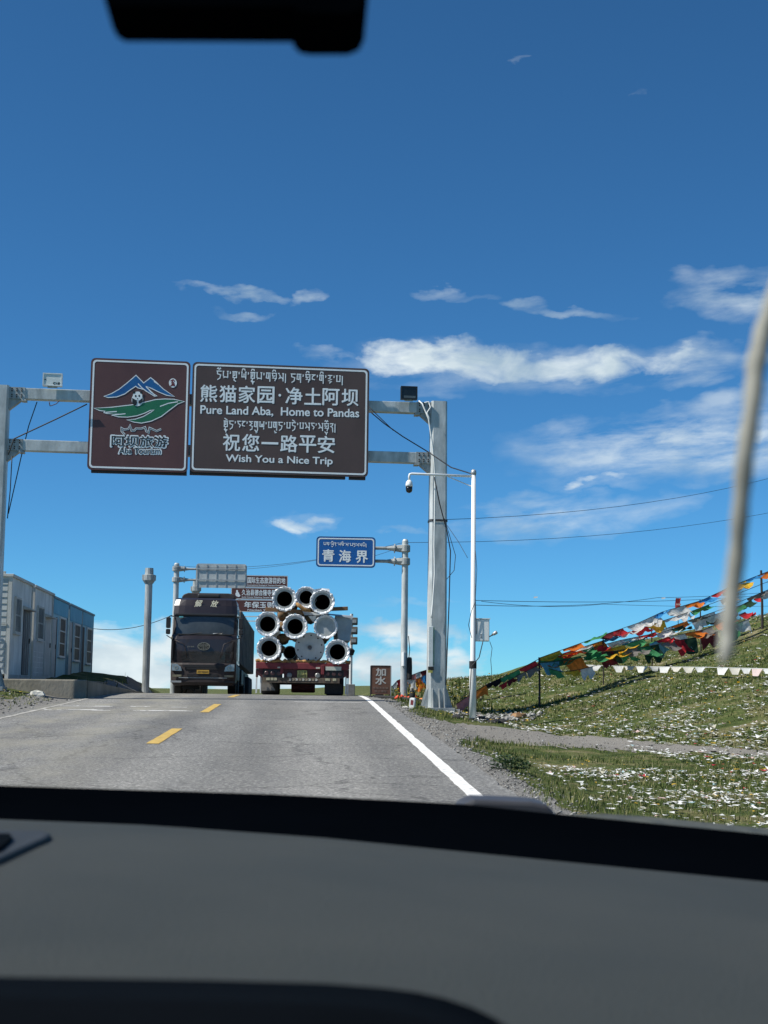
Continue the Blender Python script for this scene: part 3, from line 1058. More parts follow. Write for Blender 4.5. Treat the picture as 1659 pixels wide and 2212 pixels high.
# --- the two brown panels
def panel(parent, x0, x1, z0, z1, mat, yf, th=.06, r=.12, inset=.05, bw=.045, ring=True):
    p = MB().prism(rrect(x0, x1, z0, z1, r), yf, yf + th).build('panel', mat, parent)
    if ring:
        MB().ring(rrect(x0 + inset, x1 - inset, z0 + inset, z1 - inset, r * .8), rrect(x0 + inset + bw, x1 - inset - bw, z0 + inset + bw, z1 - inset - bw, r * .6), yf - .004, yf - .001).build('border', RETRO, p)
    return p


SF = -.36    # panel face in front of the beam axis
spl = Plane((GA.x, GA.y, 0), (GB.x, GB.y, 0), .36)


def box_of(tl, tr, bl, br):
    a = [spl(*q) for q in (tl, tr, bl, br)]
    return (a[0][0] + a[2][0]) / 2, (a[1][0] + a[3][0]) / 2, (a[2][1] + a[3][1]) / 2, (a[0][1] + a[1][1]) / 2


def hangers(sg, x0, x1, z0, z1):
    for zb in (zb1, zb2):
        for fx in (.25, .75):
            x = x0 + (x1 - x0) * fx
            MB().b(x - .05, x + .05, SF + .2, -.135, zb - .1, zb + .1).build('hanger', GALVB, sg)
    for fz in (.1, .36, .62, .88):
        z = z0 + (z1 - z0) * fz
        MB().b(x0 + .06, x1 - .06, SF + .062, SF + .2, z - .045, z + .045).build('back_rail', DARK, sg)


x0, x1, z0, z1 = box_of((197, 773), (411, 781), (188, 1012), (406, 1023))
logo = thing('tourism_sign', 'square wine-brown sign with mountain, panda and leaf emblem reading Aba Tourism', 'road sign', (GA.x, GA.y, 0), gpl.rz)
panel(logo, x0, x1, z0, z1, BROWN_A, SF)
hangers(logo, x0, x1, z0, z1)
MB().b(x0 + .1, x1 - .02, SF + .07, SF + .2, z0 - .06, z0 + .1).build('bottom_rail', DARK, logo)


def lc(cx, cy):
    return spl((340 + cx / 3.77) / 1.8517, (1430 + cy / 3.77) / 1.8517)


def fill(name, pts, mat, y, parent=logo):
    return MB().prism([lc(*p) for p in pts][::-1] if False else [lc(*p) for p in pts], y - .002, y).build(name, mat, parent)


def ccw(pts):
    a = sum(pts[i][0] * pts[(i + 1) % len(pts)][1] - pts[(i + 1) % len(pts)][0] * pts[i][1] for i in range(len(pts)))
    return pts if a < 0 else pts[::-1]      # image coordinates point down


LBLUE = M('emblem blue', (.006, .075, .26), .45, col2=(.01, .15, .36), scale=1.5)
LGREEN = M('emblem green', (.012, .12, .065), .45, col2=(.016, .17, .075), scale=1.5)
LBLACK = M('emblem black', (.012, .014, .016), .5)
LRED = M('seal red', (.16, .02, .02), .5)
mount = [(285, 585), (400, 545), (520, 475), (640, 380), (770, 268), (885, 385), (990, 303), (1060, 360), (1180, 475), (1350, 590), (1230, 570), (1110, 520), (1000, 465), (920, 435), (990, 520), (1085, 580),
         (1050, 585), (960, 530), (880, 480), (800, 460), (765, 435), (680, 490), (600, 550), (480, 595), (350, 605)]
leaf = [(135, 765), (400, 750), (700, 715), (880, 680), (1060, 635), (1200, 625), (1340, 630), (1500, 665), (1400, 700), (1280, 790), (1150, 890), (1000, 960), (850, 990), (740, 975), (630, 940), (760, 930),
        (880, 890), (1000, 820), (1040, 790), (980, 800), (900, 840), (780, 880), (640, 900), (500, 895), (400, 870), (520, 855), (330, 845), (285, 830), (300, 810), (220, 800)]
for nm, pts, mt in (('mountain_emblem', mount, LBLUE), ('leaf_emblem', leaf, LGREEN)):
    e = fill(nm, ccw(pts), mt, SF - .003)
    MB().ribbon([lc(*p) for p in pts], .022, SF - .0062, True).build('outline', RETRO, e)
mb = MB()
for i, st in enumerate([[(1130, 738), (1260, 690), (1400, 668)], [(405, 872), (500, 860), (610, 848)], [(310, 828), (400, 820), (480, 815)], [(800, 395), (860, 460), (940, 520)], [(920, 440), (980, 500), (1060, 575)], [(1040, 360), (1090, 395), (1110, 410)]]):
    mb.ribbon([lc(*p) for p in st], .026, SF - .0066 - .0004 * i)
mb.build('highlight_strokes', RETRO, logo)


def ell(cx, cy, rx, ry, n=20):
    return [(cx + rx * math.cos(2 * PI * k / n), cy + ry * math.sin(2 * PI * k / n)) for k in range(n)]


body = fill('panda_emblem', ccw(ell(790, 640, 88, 95)), RETRO, SF - .0085)
fill('head', ccw(ell(793, 580, 72, 66)), RETRO, SF - .0125, body)
for p in (ell(740, 528, 20, 20), ell(850, 528, 20, 20)):
    fill('ear', ccw(p), LBLACK, SF - .0148, body)
for p in (ell(765, 583, 13, 17), ell(818, 580, 13, 17), ell(792, 622, 11, 8)):
    fill('eye_patch', ccw(p), LBLACK, SF - .0148, body)
for p in ([(712, 612), (780, 648), (785, 680), (772, 722), (740, 725), (712, 690)], [(870, 612), (805, 665), (808, 695), (840, 695), (872, 670)]):
    fill('foreleg', ccw(p), LBLACK, SF - .0148, body)
seal = fill('seal_emblem', ccw(ell(1325, 385, 60, 70)), RETRO, SF - .004)
mb = MB()
for i, st in enumerate([[(1290, 355), (1330, 335), (1355, 365)], [(1300, 380), (1345, 380)], [(1320, 350), (1310, 420), (1285, 435)], [(1340, 385), (1350, 435)], [(1325, 395), (1328, 430)]]):
    mb.ribbon([lc(*p) for p in st], .03, SF - .0075 - .0004 * i)
mb.build('seal_mark', LRED, seal)
sq = [(600, 1165), (552, 1110), (550, 1062), (590, 1088), (655, 1078), (680, 1022), (702, 1102), (742, 1104), (770, 1072), (850, 1074), (905, 1052), (925, 1112), (960, 1130), (975, 1062), (1080, 1110), (1148, 1080)]
scr = MB().ribbon([lc(*p) for p in sq], .052, SF - .004).build('script_lettering', RETRO, logo)
MB().ribbon([lc(*p) for p in sq], .018, SF - .0075).build('stroke_core', LBLACK, scr)


def logotext(body_, cxa, cya, cxb, cyb, h, bo, bi):
    a, b_ = lc(cxa, cya), lc(cxb, cyb)
    hh = h / 3.77 / 1.8517 / F * 37.2
    sk = (b_[1] - a[1]) / (b_[0] - a[0])
    t = text('lettering', body_, RETRO, logo, a[0], b_[0], (a[1] + b_[1]) / 2, hh, SF - .003, bold=bo, depth=.002, skew=sk)
    text('letter_core', body_, LBLACK, t, a[0] + .02, b_[0] - .02, (a[1] + b_[1]) / 2, hh * .88, SF - .0065, bold=bi, depth=.002, skew=sk)


logotext('阿坝旅游', 390, 1255, 1250, 1275, 185, .06, .012)
logotext('Aba Tourism', 505, 1403, 1150, 1410, 100, .09, .012)

x0, x1, z0, z1 = box_of((415, 782), (799, 796), (411, 1020), (794, 1030))
greet = thing('welcome_sign', 'large dark brown sign with white Chinese, Tibetan and English farewell lettering', 'road sign', (GA.x, GA.y, 0), gpl.rz)
panel(greet, x0, x1, z0, z1, BROWN_B, SF)
hangers(greet, x0, x1, z0, z1)
MB().b(x0 + .0, x1 - .6, SF + .07, SF + .2, z0 - .06, z0 + .1).build('bottom_rail', DARK, greet)
MB().b(x1 - .5, x1 - .06, SF + .07, SF + .2, z0 - .06, z0 + .1).build('bottom_rail', DARK, greet)


def gc(cx, cy):
    return spl((300 + cx / 1.338) / 1.8517, (1400 + cy / 1.338) / 1.8517)


def gtext(body_, xa, ya, xb, yb, h, bold, tib=False):
    a, b_ = gc(xa, ya), gc(xb, yb)
    hh = h / 1.338 / 1.8517 / F * 37.4
    sk = (b_[1] - a[1]) / (b_[0] - a[0])
    if tib:
        tibetan('tibetan_lettering', body_, RETRO, greet, a[0], b_[0], (a[1] + b_[1]) / 2, hh, SF - .004, skew=sk)
    else:
        text('lettering', body_, RETRO, greet, a[0], b_[0], (a[1] + b_[1]) / 2, hh, SF - .002, bold=bold, skew=sk)


gtext("dom'k'yi'kqim'gzis| dg'ziN'gi'j'b|", 757, 136, 1440, 163, 84, 0, True)
def gchars(s, xs, ya, yb, w, h):
    for ch, x in zip(s, xs):
        y = ya + (yb - ya) * (x - xs[0]) / (xs[-1] - xs[0])
        kw, kh = {'·': (.16, .16), '一': (1, .13)}.get(ch, (1, 1))
        gtext(ch, x - w * kw / 2, y, x + w * kw / 2, y + .026 * w * kw, h * kh, .016 if kh == 1 else 0)


gchars('熊猫家园·净土阿坝', (716, 818, 920, 1022, 1096, 1172, 1273, 1370, 1472), 231, 253, 88, 92)
gtext('Pure Land Aba,  Home to Pandas', 672, 322, 1520, 342, 52, .02)
gtext("kqed'rN'agqul'bgud'bde'bsr'szqon|", 795, 402, 1400, 418, 80, 0, True)
gchars('祝您一路平安', (838, 940, 1043, 1145, 1245, 1345), 493, 505, 90, 92)
gtext('Wish You a Nice Trip', 808, 584, 1378, 600, 50, .02)

# --- floodlights standing on the upper beam
def flood(label, pxl, pxr, pyt, pyb, Y, face, dark):
    a, b_ = P(pxl, pyb, Y), P(pxr, pyb, Y)
    t = thing('floodlight', label, 'floodlight', ((a.x + b_.x) / 2, a.y, zb1 + .146), gpl.rz, 'floodlights on the gantry beam')
    w = (b_ - a).length / 2
    h = (pyb - pyt) / F * Y
    m = MB()
    m.prism([(-w, .03), (w, .03), (w, h), (-w, h)], -.06, .08)
    bd = m.build('housing', dark, t, bevel=.012)
    m = MB()
    m.ring([(-w, .03), (w, .03), (w, h), (-w, h)], [(-w + .03, .06), (w - .03, .06), (w - .03, h - .03), (-w + .03, h - .03)], -.085, -.061)
    m.build('rim', dark, bd)
    MB().prism([(-w + .031, .061), (w - .031, .061), (w - .031, h - .031), (-w + .031, h - .031)], -.072, -.062).build('lens', face, bd)
    MB().b(-w * .5, w * .5, -.03, .03, -.005, .035).build('bracket', GALVB, t)
    return t, w, h


LENS_W = M('lamp lens with painted reflection', (.60, .66, .64), .35, col2=(.72, .77, .75), scale=14, spec=.5)  # bright reflection in the glass is put into the lens colour
LENS_D = M('dark lamp lens', (.010, .014, .016), .25, var=.3)
t, w, h = flood('floodlight with bright reflection painted on its lens, marked C18 on left end of the beam', 92, 134, 813, 844, 37.0, LENS_W, M('pale lamp housing', (.62, .66, .67), .4))
text('mark', 'C18', LBLACK, t, .02, w - .06, .1, .07, -.074, bold=.03)
MB().b(-w + .05, -w + .09, -.076, -.073, .18, .21).build('clip', LBLACK, t)
t, w, h = flood('black floodlight on the right end of the beam beside the column', 865, 901, 835, 867, 37.7, LENS_D, BLACK)
MB().b(-w + .08, w - .05, -.078, -.073, .07, .13).build('reflector_strip', M('lamp reflector', (.09, .11, .115), .3), t)

# ------------------------------------------------------------------ posts and signs further on
def pole_with_cap(label, u, v0, v1, Y, r, group='capped galvanised posts'):
    top, bot = P(u, v0, Y), P(u, v1, Y)
    zg = float(gz(bot.x, bot.y)) - .05
    t = thing('steel_post', label, 'post', (bot.x, bot.y, zg), 0, group)
    h = top.z - zg
    p = MB().tube([(0, 0, 0), (0, 0, h)], r, 14).build('shaft', GALVB, t, smooth=False)
    c = MB().lathe([(r * 1.15, h - .58), (r * 1.7, h - .46), (r * 1.75, h - .26), (r * 1.2, h - .24), (r * 1.12, h - .005)], 14, (0, 0, 0), (0, 0, 1)).build('clamp_collar', GALVB, t)
    for a in range(4):
        q = a * PI / 2 + .4
        MB().b(-.03, .03, -.02, .05, -.1, .1).build('lug', GALVB, c).matrix_local = Matrix.Translation((math.sin(q) * r * 1.75, -math.cos(q) * r * 1.75, h - .36)) @ Matrix.Rotation(q, 4, 'Z')
    MB().b(-.2, .2, -.2, .2, .0, .06).build('base_plate', GALVB, t)
    MB().add([(r, -.01, .06), (r + .12, -.01, .06), (r, -.01, .3), (r, .01, .06), (r + .12, .01, .06), (r, .01, .3)], [(0, 1, 2), (5, 4, 3), (1, 4, 5, 2)]).build('stiffener', GALVB, t)
    return t


pole_with_cap('bare galvanised post with bolted collar between the cabins and the oncoming truck', 314, 1227, 1494, 53, .135)
pole_with_cap('short galvanised post top showing just above the oncoming truck roof', 417, 1255, 1490, 66, .13)


def bracket_sign(label, name, u, v0, v1, Y, r, arms, panel_px, Yp, mat, back=False):
    top, bot = P(u, v0, Y), P(u, v1, Y)
    zg = float(gz(bot.x, bot.y)) - .05
    t = thing(name, label, 'road sign', (bot.x, bot.y, zg))
    h = top.z - zg
    sh_ = MB().tube([(0, 0, 0), (0, 0, h - .05), (0, 0, h)], [r * 1.05, r * .92, r * .6], 16).build('post', GALV, t)
    px0, py0, px1, py1 = panel_px
    a, b_ = P(px0, (py0 + py1) / 2, Yp), P(px1, (py0 + py1) / 2, Yp)
    xa, xb = a.x - bot.x, b_.x - bot.x
    za, zb_ = P((px0 + px1) / 2, py1, Yp).z - zg, P((px0 + px1) / 2, py0, Yp).z - zg
    yp = Yp - Y
    for v in arms:
        z = P(u, v, Y).z - zg
        c = MB().lathe([(r * 1.15, z - .11), (r * 1.5, z - .09), (r * 1.5, z + .09), (r * 1.15, z + .11)], 14, (0, 0, 0), (0, 0, 1)).build('clamp', GALVB, t)
        s = 1 if xa > 0 else -1
        end = xb if s > 0 else xa
        MB().tube([(s * r, 0, z), (s * (r + .2), 0, z), (s * (r + .45), 0, z), (end - s * .1, 0, z)], [.12, .09, .05, .05], 10).build('arm', GALVB, t)
        MB().lathe([(.14, 0), (.14, .03)], 10, (s * (r + .2), 0, z), (s, 0, 0)).build('flange', GALVB, c)
    return t, xa, xb, za, zb_, yp


# blue provincial border sign
t, xa, xb, za, zb_, yp = bracket_sign('blue provincial border sign on a galvanised bracket post', 'border_sign', 872, 1165, 1508, 42.0, .1, (1185, 1213), (684, 1161, 810, 1225), 41.85, BLUE)
PSF = yp - .06
panel(t, xa, xb, za, zb_, BLUE, PSF, .04, .1, .03, .035)
MB().ring(rrect(xa - .012, xb + .012, za - .012, zb_ + .012, .105), rrect(xa - .001, xb + .001, za - .001, zb_ + .001, .1), PSF - .002, PSF + .045).build('edge_trim', LBLACK, t)
W_, H_ = xb - xa, zb_ - za
tibetan('tibetan_lettering', "mz'sqon'szi's'mdssmi|", RETRO, t, xa + W_ * .115, xa + W_ * .86, za + H_ * .745, H_ * .2, PSF - .004, w=.13, skew=-.018)
for i, ch in enumerate('青海界'):
    fx = (.2, .485, .775)[i]
    text('lettering', ch, RETRO, t, xa + W_ * (fx - .1), xa + W_ * (fx + .1), za + H_ * (.36 - .012 * (i - 1)), H_ * .4, PSF - .002, bold=.025)
zf = 42 / F
MB().tube([(-.02, -.115, 1.02), (-.02, -.115, 1.42)], .06, 8).build('white_notice', WHITE, t)
MB().lathe([(.06, 0), (.075, .05), (.08, .35), (.07, .62), (.05, .66)], 10, (.16, -.04, .62), (0, 0, 1)).build('black_cover', RUBBER, t)
MB().tube([(.12, -.05, 1.9), (.16, -.06, 1.5), (.14, -.06, 1.28)], .012, 6).build('lead_wire', CABLE, t)
MB().add([(-.3, -.05, 0), (.0, -.05, 0), (-.02, -.05, .35), (-.3, .05, 0), (0, .05, 0), (-.02, .05, .35)], [(0, 1, 2), (5, 4, 3), (0, 2, 5, 3), (1, 4, 5, 2)]).build('stiffener', RUBBER, t)

# back of the sign facing the other way
t, xa, xb, za, zb_, yp = bracket_sign('pale grey back of a ribbed road sign on a post behind the truck', 'reverse_road_sign', 373.5, 1216, 1496, 62, .125, (1228.5, 1252), (423, 1218, 533, 1270), 61.85, ALU)
pn = MB().prism(rrect(xa, xb, za, zb_, .12), yp, yp + .03).build('panel', M('weathered sign back', (.40, .42, .41), .5, .2, col2=(.54, .56, .54), scale=3), t)
for k in range(6):
    x = xa + (xb - xa) * (.03 + .94 * k / 5)
    MB().b(x - .018, x + .018, yp - .02, yp - .001, za + .04, zb_ - .04).build('rib', ALU, pn)
for k in range(2):
    z = za + (zb_ - za) * (.32, .78)[k]
    MB().b(xa + .05, xb - .05, yp - .045, yp - .021, z - .03, z + .03).build('cross_rail', ALU, pn)

# brown stacked destination boards
a, b_ = P(499, 1290, 75), P(621, 1290, 75)
zg = float(gz((a.x + b_.x) / 2, 75)) - .1
t = thing('destination_sign', 'three stacked red-brown tourist destination boards behind the trucks', 'road sign', ((a.x + b_.x) / 2, 75, zg))
hw = (b_.x - a.x) / 2
zz = lambda v: P(560, v, 75).z - zg
for (v0, v1, body_, bx0, bx1, en, ex0, ex1) in ((1243, 1269, '国际生态旅游目的地', .285, .955, 'International Ecological Tourism Destination', .285, .955),
                                                (1269.6, 1295, '久治县德合隆寺景区', .19, .86, 'Jiuzhi County Dehelong Temple Scenic Area', .19, .86),
                                                (1295.6, 1322.5, '年保玉则', .24, .76, 'Nianbao Yuze', .30, .72)):
    za, zb_ = zz(v1), zz(v0)
    pb = panel(t, -hw, hw, za, zb_, BROWN_C, -.05, .05, .03, .012, .022)
    X = lambda f_: -hw + 2 * hw * f_
    text('lettering', body_, RETRO, t, X(bx0), X(bx1), za + (zb_ - za) * .58, (zb_ - za) * .5, -.053, bold=.02)
    text('sub_lettering', en, RETRO, t, X(ex0), X(ex1), za + (zb_ - za) * .17, (zb_ - za) * .13, -.053, bold=.02)
za, zb_ = zz(1295), zz(1269.6)
mb = MB()
for i, p in enumerate((ell(.105, .68, .018, .1, 10), ell(.112, .42, .035, .2, 10), ell(.135, .3, .03, .12, 10))):
    mb.prism([(-hw + 2 * hw * q[0], za + (zb_ - za) * q[1]) for q in p], -.058 - .002 * i, -.0575 - .002 * i)
mb.build('figure_symbol', RETRO, t)
for sx in (-hw * .7, hw * .7):
    MB().tube([(sx, .06, 0), (sx, .06, zz(1245))], .08, 10).build('post', GALVB, t)
for v in (1332, 1342):
    MB().b(-hw, hw, -.05, .05, zz(v + 1.2), zz(v - 1.2)).build('rail', WHITED, t)

# slim post with clamps seen beside the trailer load
top, bot = P(757, 1326, 60), P(757, 1505, 60)
zg = float(gz(bot.x, bot.y)) - .1
t = thing('clamp_post', 'slim white post with three sign clamps beside the trailer load', 'post', (bot.x, bot.y, zg))
h = top.z - zg
MB().tube([(0, 0, 0), (0, 0, h)], .065, 12).build('shaft', WHITED, t)
for k, v in enumerate((1342, 1362, 1384)):
    z = P(757, v, 60).z - zg
    c = MB().b(-.04, .26, -.1, .1, z - .16, z + .16).build('clamp', M('rusty clamp', (.13, .105, .08), .8, var=.4), t, bevel=.03)
    MB().b(.0, .2, -.13, -.1, z - .07, z + .07).build('clamp_plate', GALVB, c)
MB().lathe([(.05, -.16), (.16, -.1), (.17, .1), (.05, .16)], 9, (-.02, 0, P(757, 1408, 60).z - zg), (.3, 0, 1)).build('cable_bundle', RUBBER, t)
MB().b(-.2, .18, -.15, .15, 0, .75).build('base_box', M('grey base box', (.16, .165, .16), .8), t, bevel=.02)

# water sign board
a, b_ = G(803, 1508), G(843, 1509)
Yw = 43.5
a, b_ = P(801, 1505, Yw), P(843, 1505, Yw)
zg = float(gz((a.x + b_.x) / 2, Yw))
zt = P(822, 1439, Yw).z - zg
t = thing('water_sign', 'rusty brown board offering water refills standing on the right shoulder', 'sign board', ((a.x + b_.x) / 2, Yw, zg))
hw = (b_.x - a.x) / 2
RUSTB = M('faded brown board', (.115, .055, .038), .75, col2=(.155, .07, .042), scale=4)
FADED = M('faded white lettering', (.42, .41, .38), .8, col2=(.52, .51, .48), scale=9)
FADED2 = M('worn small lettering', (.24, .17, .14), .8, var=.15, scale=9)
pn = MB().b(-hw, hw, -.02, .02, .12, zt).build('panel', RUSTB, t)
for sx in (-hw - .012, hw + .012):
    MB().b(sx - .014, sx + .014, -.03, .03, 0, zt + .01).build('side_frame', DARK if sx < 0 else ALU, t)
MB().b(-hw, hw, -.03, .03, zt - .003, zt + .022).build('top_frame', DARK, t)
for s in (-1, 1):
    MB().tube([(s * hw, .02, zt * .8), (s * hw, .45, 0)], .014, 6).build('stay', DARK, t)
    MB().lathe([(.05, 0), (.07, .03), (.06, .08), (.03, .1)], 8, (s * hw, -.02, -.02), (0, 0, 1)).build('foot_weight', RUBBER, t)
zh = zt - .12
text('lettering', '加', FADED, t, -hw * .5, hw * .5, .12 + zh * .79, zh * .27, -.022, bold=.03)
text('lettering', '水', FADED, t, -hw * .54, hw * .54, .12 + zh * .49, zh * .28, -.022, bold=.03)
text('lettering', '非加水车辆', FADED2, t, -hw * .8, hw * .78, .12 + zh * .225, zh * .08, -.022, bold=.01)
text('lettering', '禁止停车', FADED2, t, -hw * .64, hw * .62, .12 + zh * .11, zh * .09, -.022, bold=.01)
# red bundle and dark hose beside it
q = on(a.x + 1.0, 41.5)
REDC = M('red plastic', (.55, .035, .02), .6, col2=(.75, .12, .05), scale=18)
bd = thing('red_bundle', 'red and orange rolled plastic lying at the foot of the water sign', 'bundle', q)
m = MB()
for k in range(5):
    m.tube([(-.35 + .12 * k, .02 * k, .05), (-.3 + .12 * k, .05 + .03 * k, .1 + .02 * math.sin(k * 2)), (-.22 + .12 * k, .1, .06)], .06, 7)
m.build('roll', REDC, bd, smooth=True)
MB().tube([(.3, 0, .03), (.5, .03, .06), (.8, -.02, .04)], .035, 7).build('orange_strip', M('orange plastic', (.7, .22, .05), .6), bd, smooth=True)
MB().lathe([(.05, 0), (.09, .04), (.09, .18), (.04, .3), (.03, .36)], 9, (.12, -.02, .0), (0, 0, 1)).build('dark_bottle', RUBBER, bd, smooth=True)
hs = MB().tube([on(a.x + .1, 43.0) + Vector((0, 0, .05)), on(a.x + .3, 42.4) + Vector((0, 0, .06)), on(a.x + .75, 41.6) + Vector((0, 0, .05)), on(a.x + 1.2, 41.0) + Vector((0, 0, .06)), on(a.x + 1.8, 40.6) + Vector((0, 0, .04))], .05, 7).build('coiled_hose', RUBBER, None, smooth=True)
tag(hs, 'dark rubber hose lying on the shoulder below the water sign', 'hose')

# small marker post
b0 = G(890, 1531)
mk = thing('marker_post', 'small white leaning roadside marker stone with red number', 'marker post', (b0.x, b0.y, b0.z - .02))
mk.rotation_euler = (R(4), R(6), R(-24))
MB().prism([(-.07, 0), (.07, 0), (.07, .26), (.05, .29), (-.05, .29), (-.07, .26)], -.05, .05).build('stone', WHITE, mk, bevel=.01)
MB().prism([(-.035, .12), (.04, .12), (.04, .24), (-.035, .24)], -.0535, -.0505).build('red_mark', M('marker red', (.2, .03, .035), .7), mk)
MB().b(-.12, .12, -.08, .08, -.03, .012).build('footing', concrete, mk)

# ------------------------------------------------------------------ camera pole
b0 = G(1021, 1556)
YP = b0.y
top = P(1022, 1021, YP)
cp = thing('camera_pole', 'white camera pole with long horizontal arm standing beside the gravel track', 'pole', (b0.x, b0.y, b0.z - .05))
h = top.z - b0.z + .05
POLEW = M('white pole paint', (.70, .71, .69), .45, col2=(.80, .81, .79), scale=3, stretch=(1, 1, .4))
zof = lambda v: P(1022, v, YP).z - b0.z + .05
MB().tube([(0, 0, 0), (0, 0, zof(1430)), (0, 0, zof(1425)), (0, 0, h - .02)], [.085, .08, .062, .052], 16).build('shaft', POLEW, cp, smooth=True)
MB().lathe([(.06, -.05), (.066, 0), (.06, .05), (.03, .075)], 12, (0, 0, h), (0, 0, 1)).build('cap', ALU, cp, smooth=True)
xl = P(884, 1028, YP).x - b0.x
za_ = zof(1029)
MB().tube([(0, 0, za_), (xl + .06, 0, za_ + .035), (xl + .012, 0, za_ + .02), (xl, 0, za_ - .03), (xl, 0, za_ - .12)], [.03, .028, .028, .028, .026], 10).build('arm', POLEW, cp, smooth=True)
MB().tube([(0, .03, zof(1052)), (-.62, .03, za_ - .01)], .013, 6).build('brace', POLEW, cp)
MB().tube([(0, 0, zof(1444)), (0, 0, zof(1428))], .088, 14).build('tape_band', RUBBER, cp)
MB().tube([(0, 0, 0.05), (0, 0, .1)], .095, 14).build('foot_band', RUBBER, cp)
MB().b(-.17, .17, -.17, .17, -.02, .05).build('base_plate', WHITED, cp)
sc_ = thing('dome_camera', 'white dome security camera with black lens at the end of pole arm', 'security camera', (b0.x + xl, b0.y, b0.z - .05 + za_ - .12))
MB().lathe([(.035, 0), (.075, -.05), (.085, -.11), (.085, -.16)], 16, (0, 0, 0), (0, 0, 1)).build('hood', POLEW, sc_, smooth=True)
MB().lathe([(.08, -.161), (.08, -.24), (.06, -.29), (.02, -.31)], 16, (0, 0, 0), (0, 0, 1)).build('dome', M('smoked dome', (.008, .008, .01), .1), sc_, smooth=True)
MB().lathe([(.02, 0), (.02, .012)], 10, (-.01, -.075, -.25), (0, -1, -.2)).build('lens', M('lens glass', (.05, .06, .07), .1), sc_)
x_b0, x_b1 = P(1028, 1360, YP).x - b0.x, P(1057, 1360, YP).x - b0.x
cbx = thing('control_box', 'pale grey metal control box fixed to the white camera pole', 'control box', (b0.x, b0.y, b0.z - .05))
zb0, zb3 = zof(1385), zof(1337)
BOXM = M('grey box enamel', (.72, .73, .69), .5, col2=(.80, .81, .77), scale=3)
bb = MB().b(x_b0, x_b1, -.02, .17, zb0, zb3).build('case', BOXM, cbx, bevel=.008)
MB().b(x_b0 - .01, x_b1 + .02, -.045, .18, zb3 + .001, zb3 + .018).build('rain_lid', BOXM, cbx)
MB().b(x_b0 + .012, x_b1 - .012, -.03, -.0205, zb0 + .015, zb3 - .015).build('door', BOXM, cbx, bevel=.004)
MB().b(x_b0 + .09, x_b0 + .15, -.034, -.0305, zb0 + .07, zb0 + .19).build('label_plate', WHITE, cbx)
for k in range(3):
    MB().b(x_b0 + .1, x_b0 + .14, -.037, -.0345, zb0 + .085 + .032 * k, zb0 + .1 + .032 * k).build('label_line', LBLACK, cbx)
lm = thing('small_lamp', 'small grey swivel lamp sticking out from the control box', 'lamp', (b0.x + x_b1, b0.y, b0.z - .05 + zof(1375)))
MB().tube([(0, 0, 0), (.05, -.02, .03), (.09, -.03, .06)], [.012, .014, .03], 8).build('stem', BLACK, lm, smooth=True)
MB().lathe([(.025, 0), (.04, .03), (.045, .1), (.03, .12)], 10, (.08, -.03, .05), (.8, -.2, .55)).build('head', ALU, lm, smooth=True)


def wire(label, pts, r, mat=CABLE, name='cable', sag=0., n=14, group=None, cat='cable'):
    """pts: (px, py, Y) way points; sag in metres between them"""
    w = [P(*p) if len(p) == 3 and not isinstance(p, Vector) else p for p in pts]
    out_ = []
    for i in range(len(w) - 1):
        for k in range(n):
            t = k / n
            q = w[i].lerp(w[i + 1], t)
            q.z -= sag * 4 * t * (1 - t)
            out_.append(q)
    out_.append(w[-1])
    o = MB().tube(out_, r, 5).build(name, mat, None, smooth=True)
    return tag(o, label, cat, group)


wire('black lead looping down the left of the white camera pole', [(1027, 1300, YP - .1), (1019, 1318, YP - .1), (1012, 1350, YP - .1), (1019, 1378, YP - .1)], .008, n=5)
wire('twin black lead running from the control box down to the white pole base', [(1043, 1386, YP - .1), (1035, 1420, YP - .13), (1018, 1440, YP - .13), (1016, 1480, YP - .13), (1011, 1545, YP - .13)], .012, n=5)
wire('frayed black lead dangling below the small lamp', [(1058, 1386, YP), (1063, 1400, YP), (1060, 1425, YP), (1062, 1450, YP), (1061, 1470, YP)], .007, n=4)
wire('thin lead following the right edge of the white camera pole', [(1027, 1190, YP - .06), (1030, 1230, YP - .06), (1027, 1290, YP - .08), (1029, 1370, YP - .08)], .007, n=4)
cl = MB()
for k in range(5):
    cx_, cy_ = b0.x + (.14, .3, .5, -.3, .75)[k], b0.y + (.1, .3, .0, .2, .15)[k]
    cl.lathe([(.16, -.04), (.19, .02), (.12, .08), (.03, .1)], 8, on(cx_, cy_), (0.2 * (k - 2), .1, 1))
tag(cl.build('dark_sheet', RUBBER, None, smooth=True), 'crumpled dark plastic sheeting around the foot of the camera pole', 'plastic sheet')

# ------------------------------------------------------------------ overhead wires
wire('thin wire from sign-back post across the road to the border sign post', [(373, 1221, 62), (872, 1172, 42)], .007, sag=.35)
wire('second thin wire strung just below it towards the border sign post', [(373, 1227, 62), (690, 1209, 48), (872, 1178, 42)], .006, sag=.2)
wire('thin wire from the border sign post up to the right over the hillside', [(872, 1172, 42), (1800, 1078, 56)], .007, sag=.45)
wire('thin wire from the band on the gantry column rising to the right', [(945, 1123, 37.7), (1800, 992, 56)], .007, sag=.5)
wire('dark cable sagging from the last blue cabin to the sign-back post', [(202, 1358, 61.4), (371, 1329, 62)], .014, sag=.25)
wire('upper wire running right from the camera pole over the flags', [(1026, 1297, YP), (1800, 1268, 60)], .007, sag=.25)
wire('lower wire running right from the camera pole over the flags', [(1026, 1307, YP), (1420, 1291, 46), (1800, 1262, 60)], .007, sag=.12)
wire('faint level wire crossing behind the prayer flags', [(1040, 1299, YP), (1300, 1305, 44), (1800, 1304, 60)], .006, sag=.1)
wire('black cable slung from the gantry foot of left beam up to the tourism sign', [(18, 982, 37.0), (30, 948, 37.0), (120, 906, 36.9), (188, 873, 36.9)], .018, n=4)
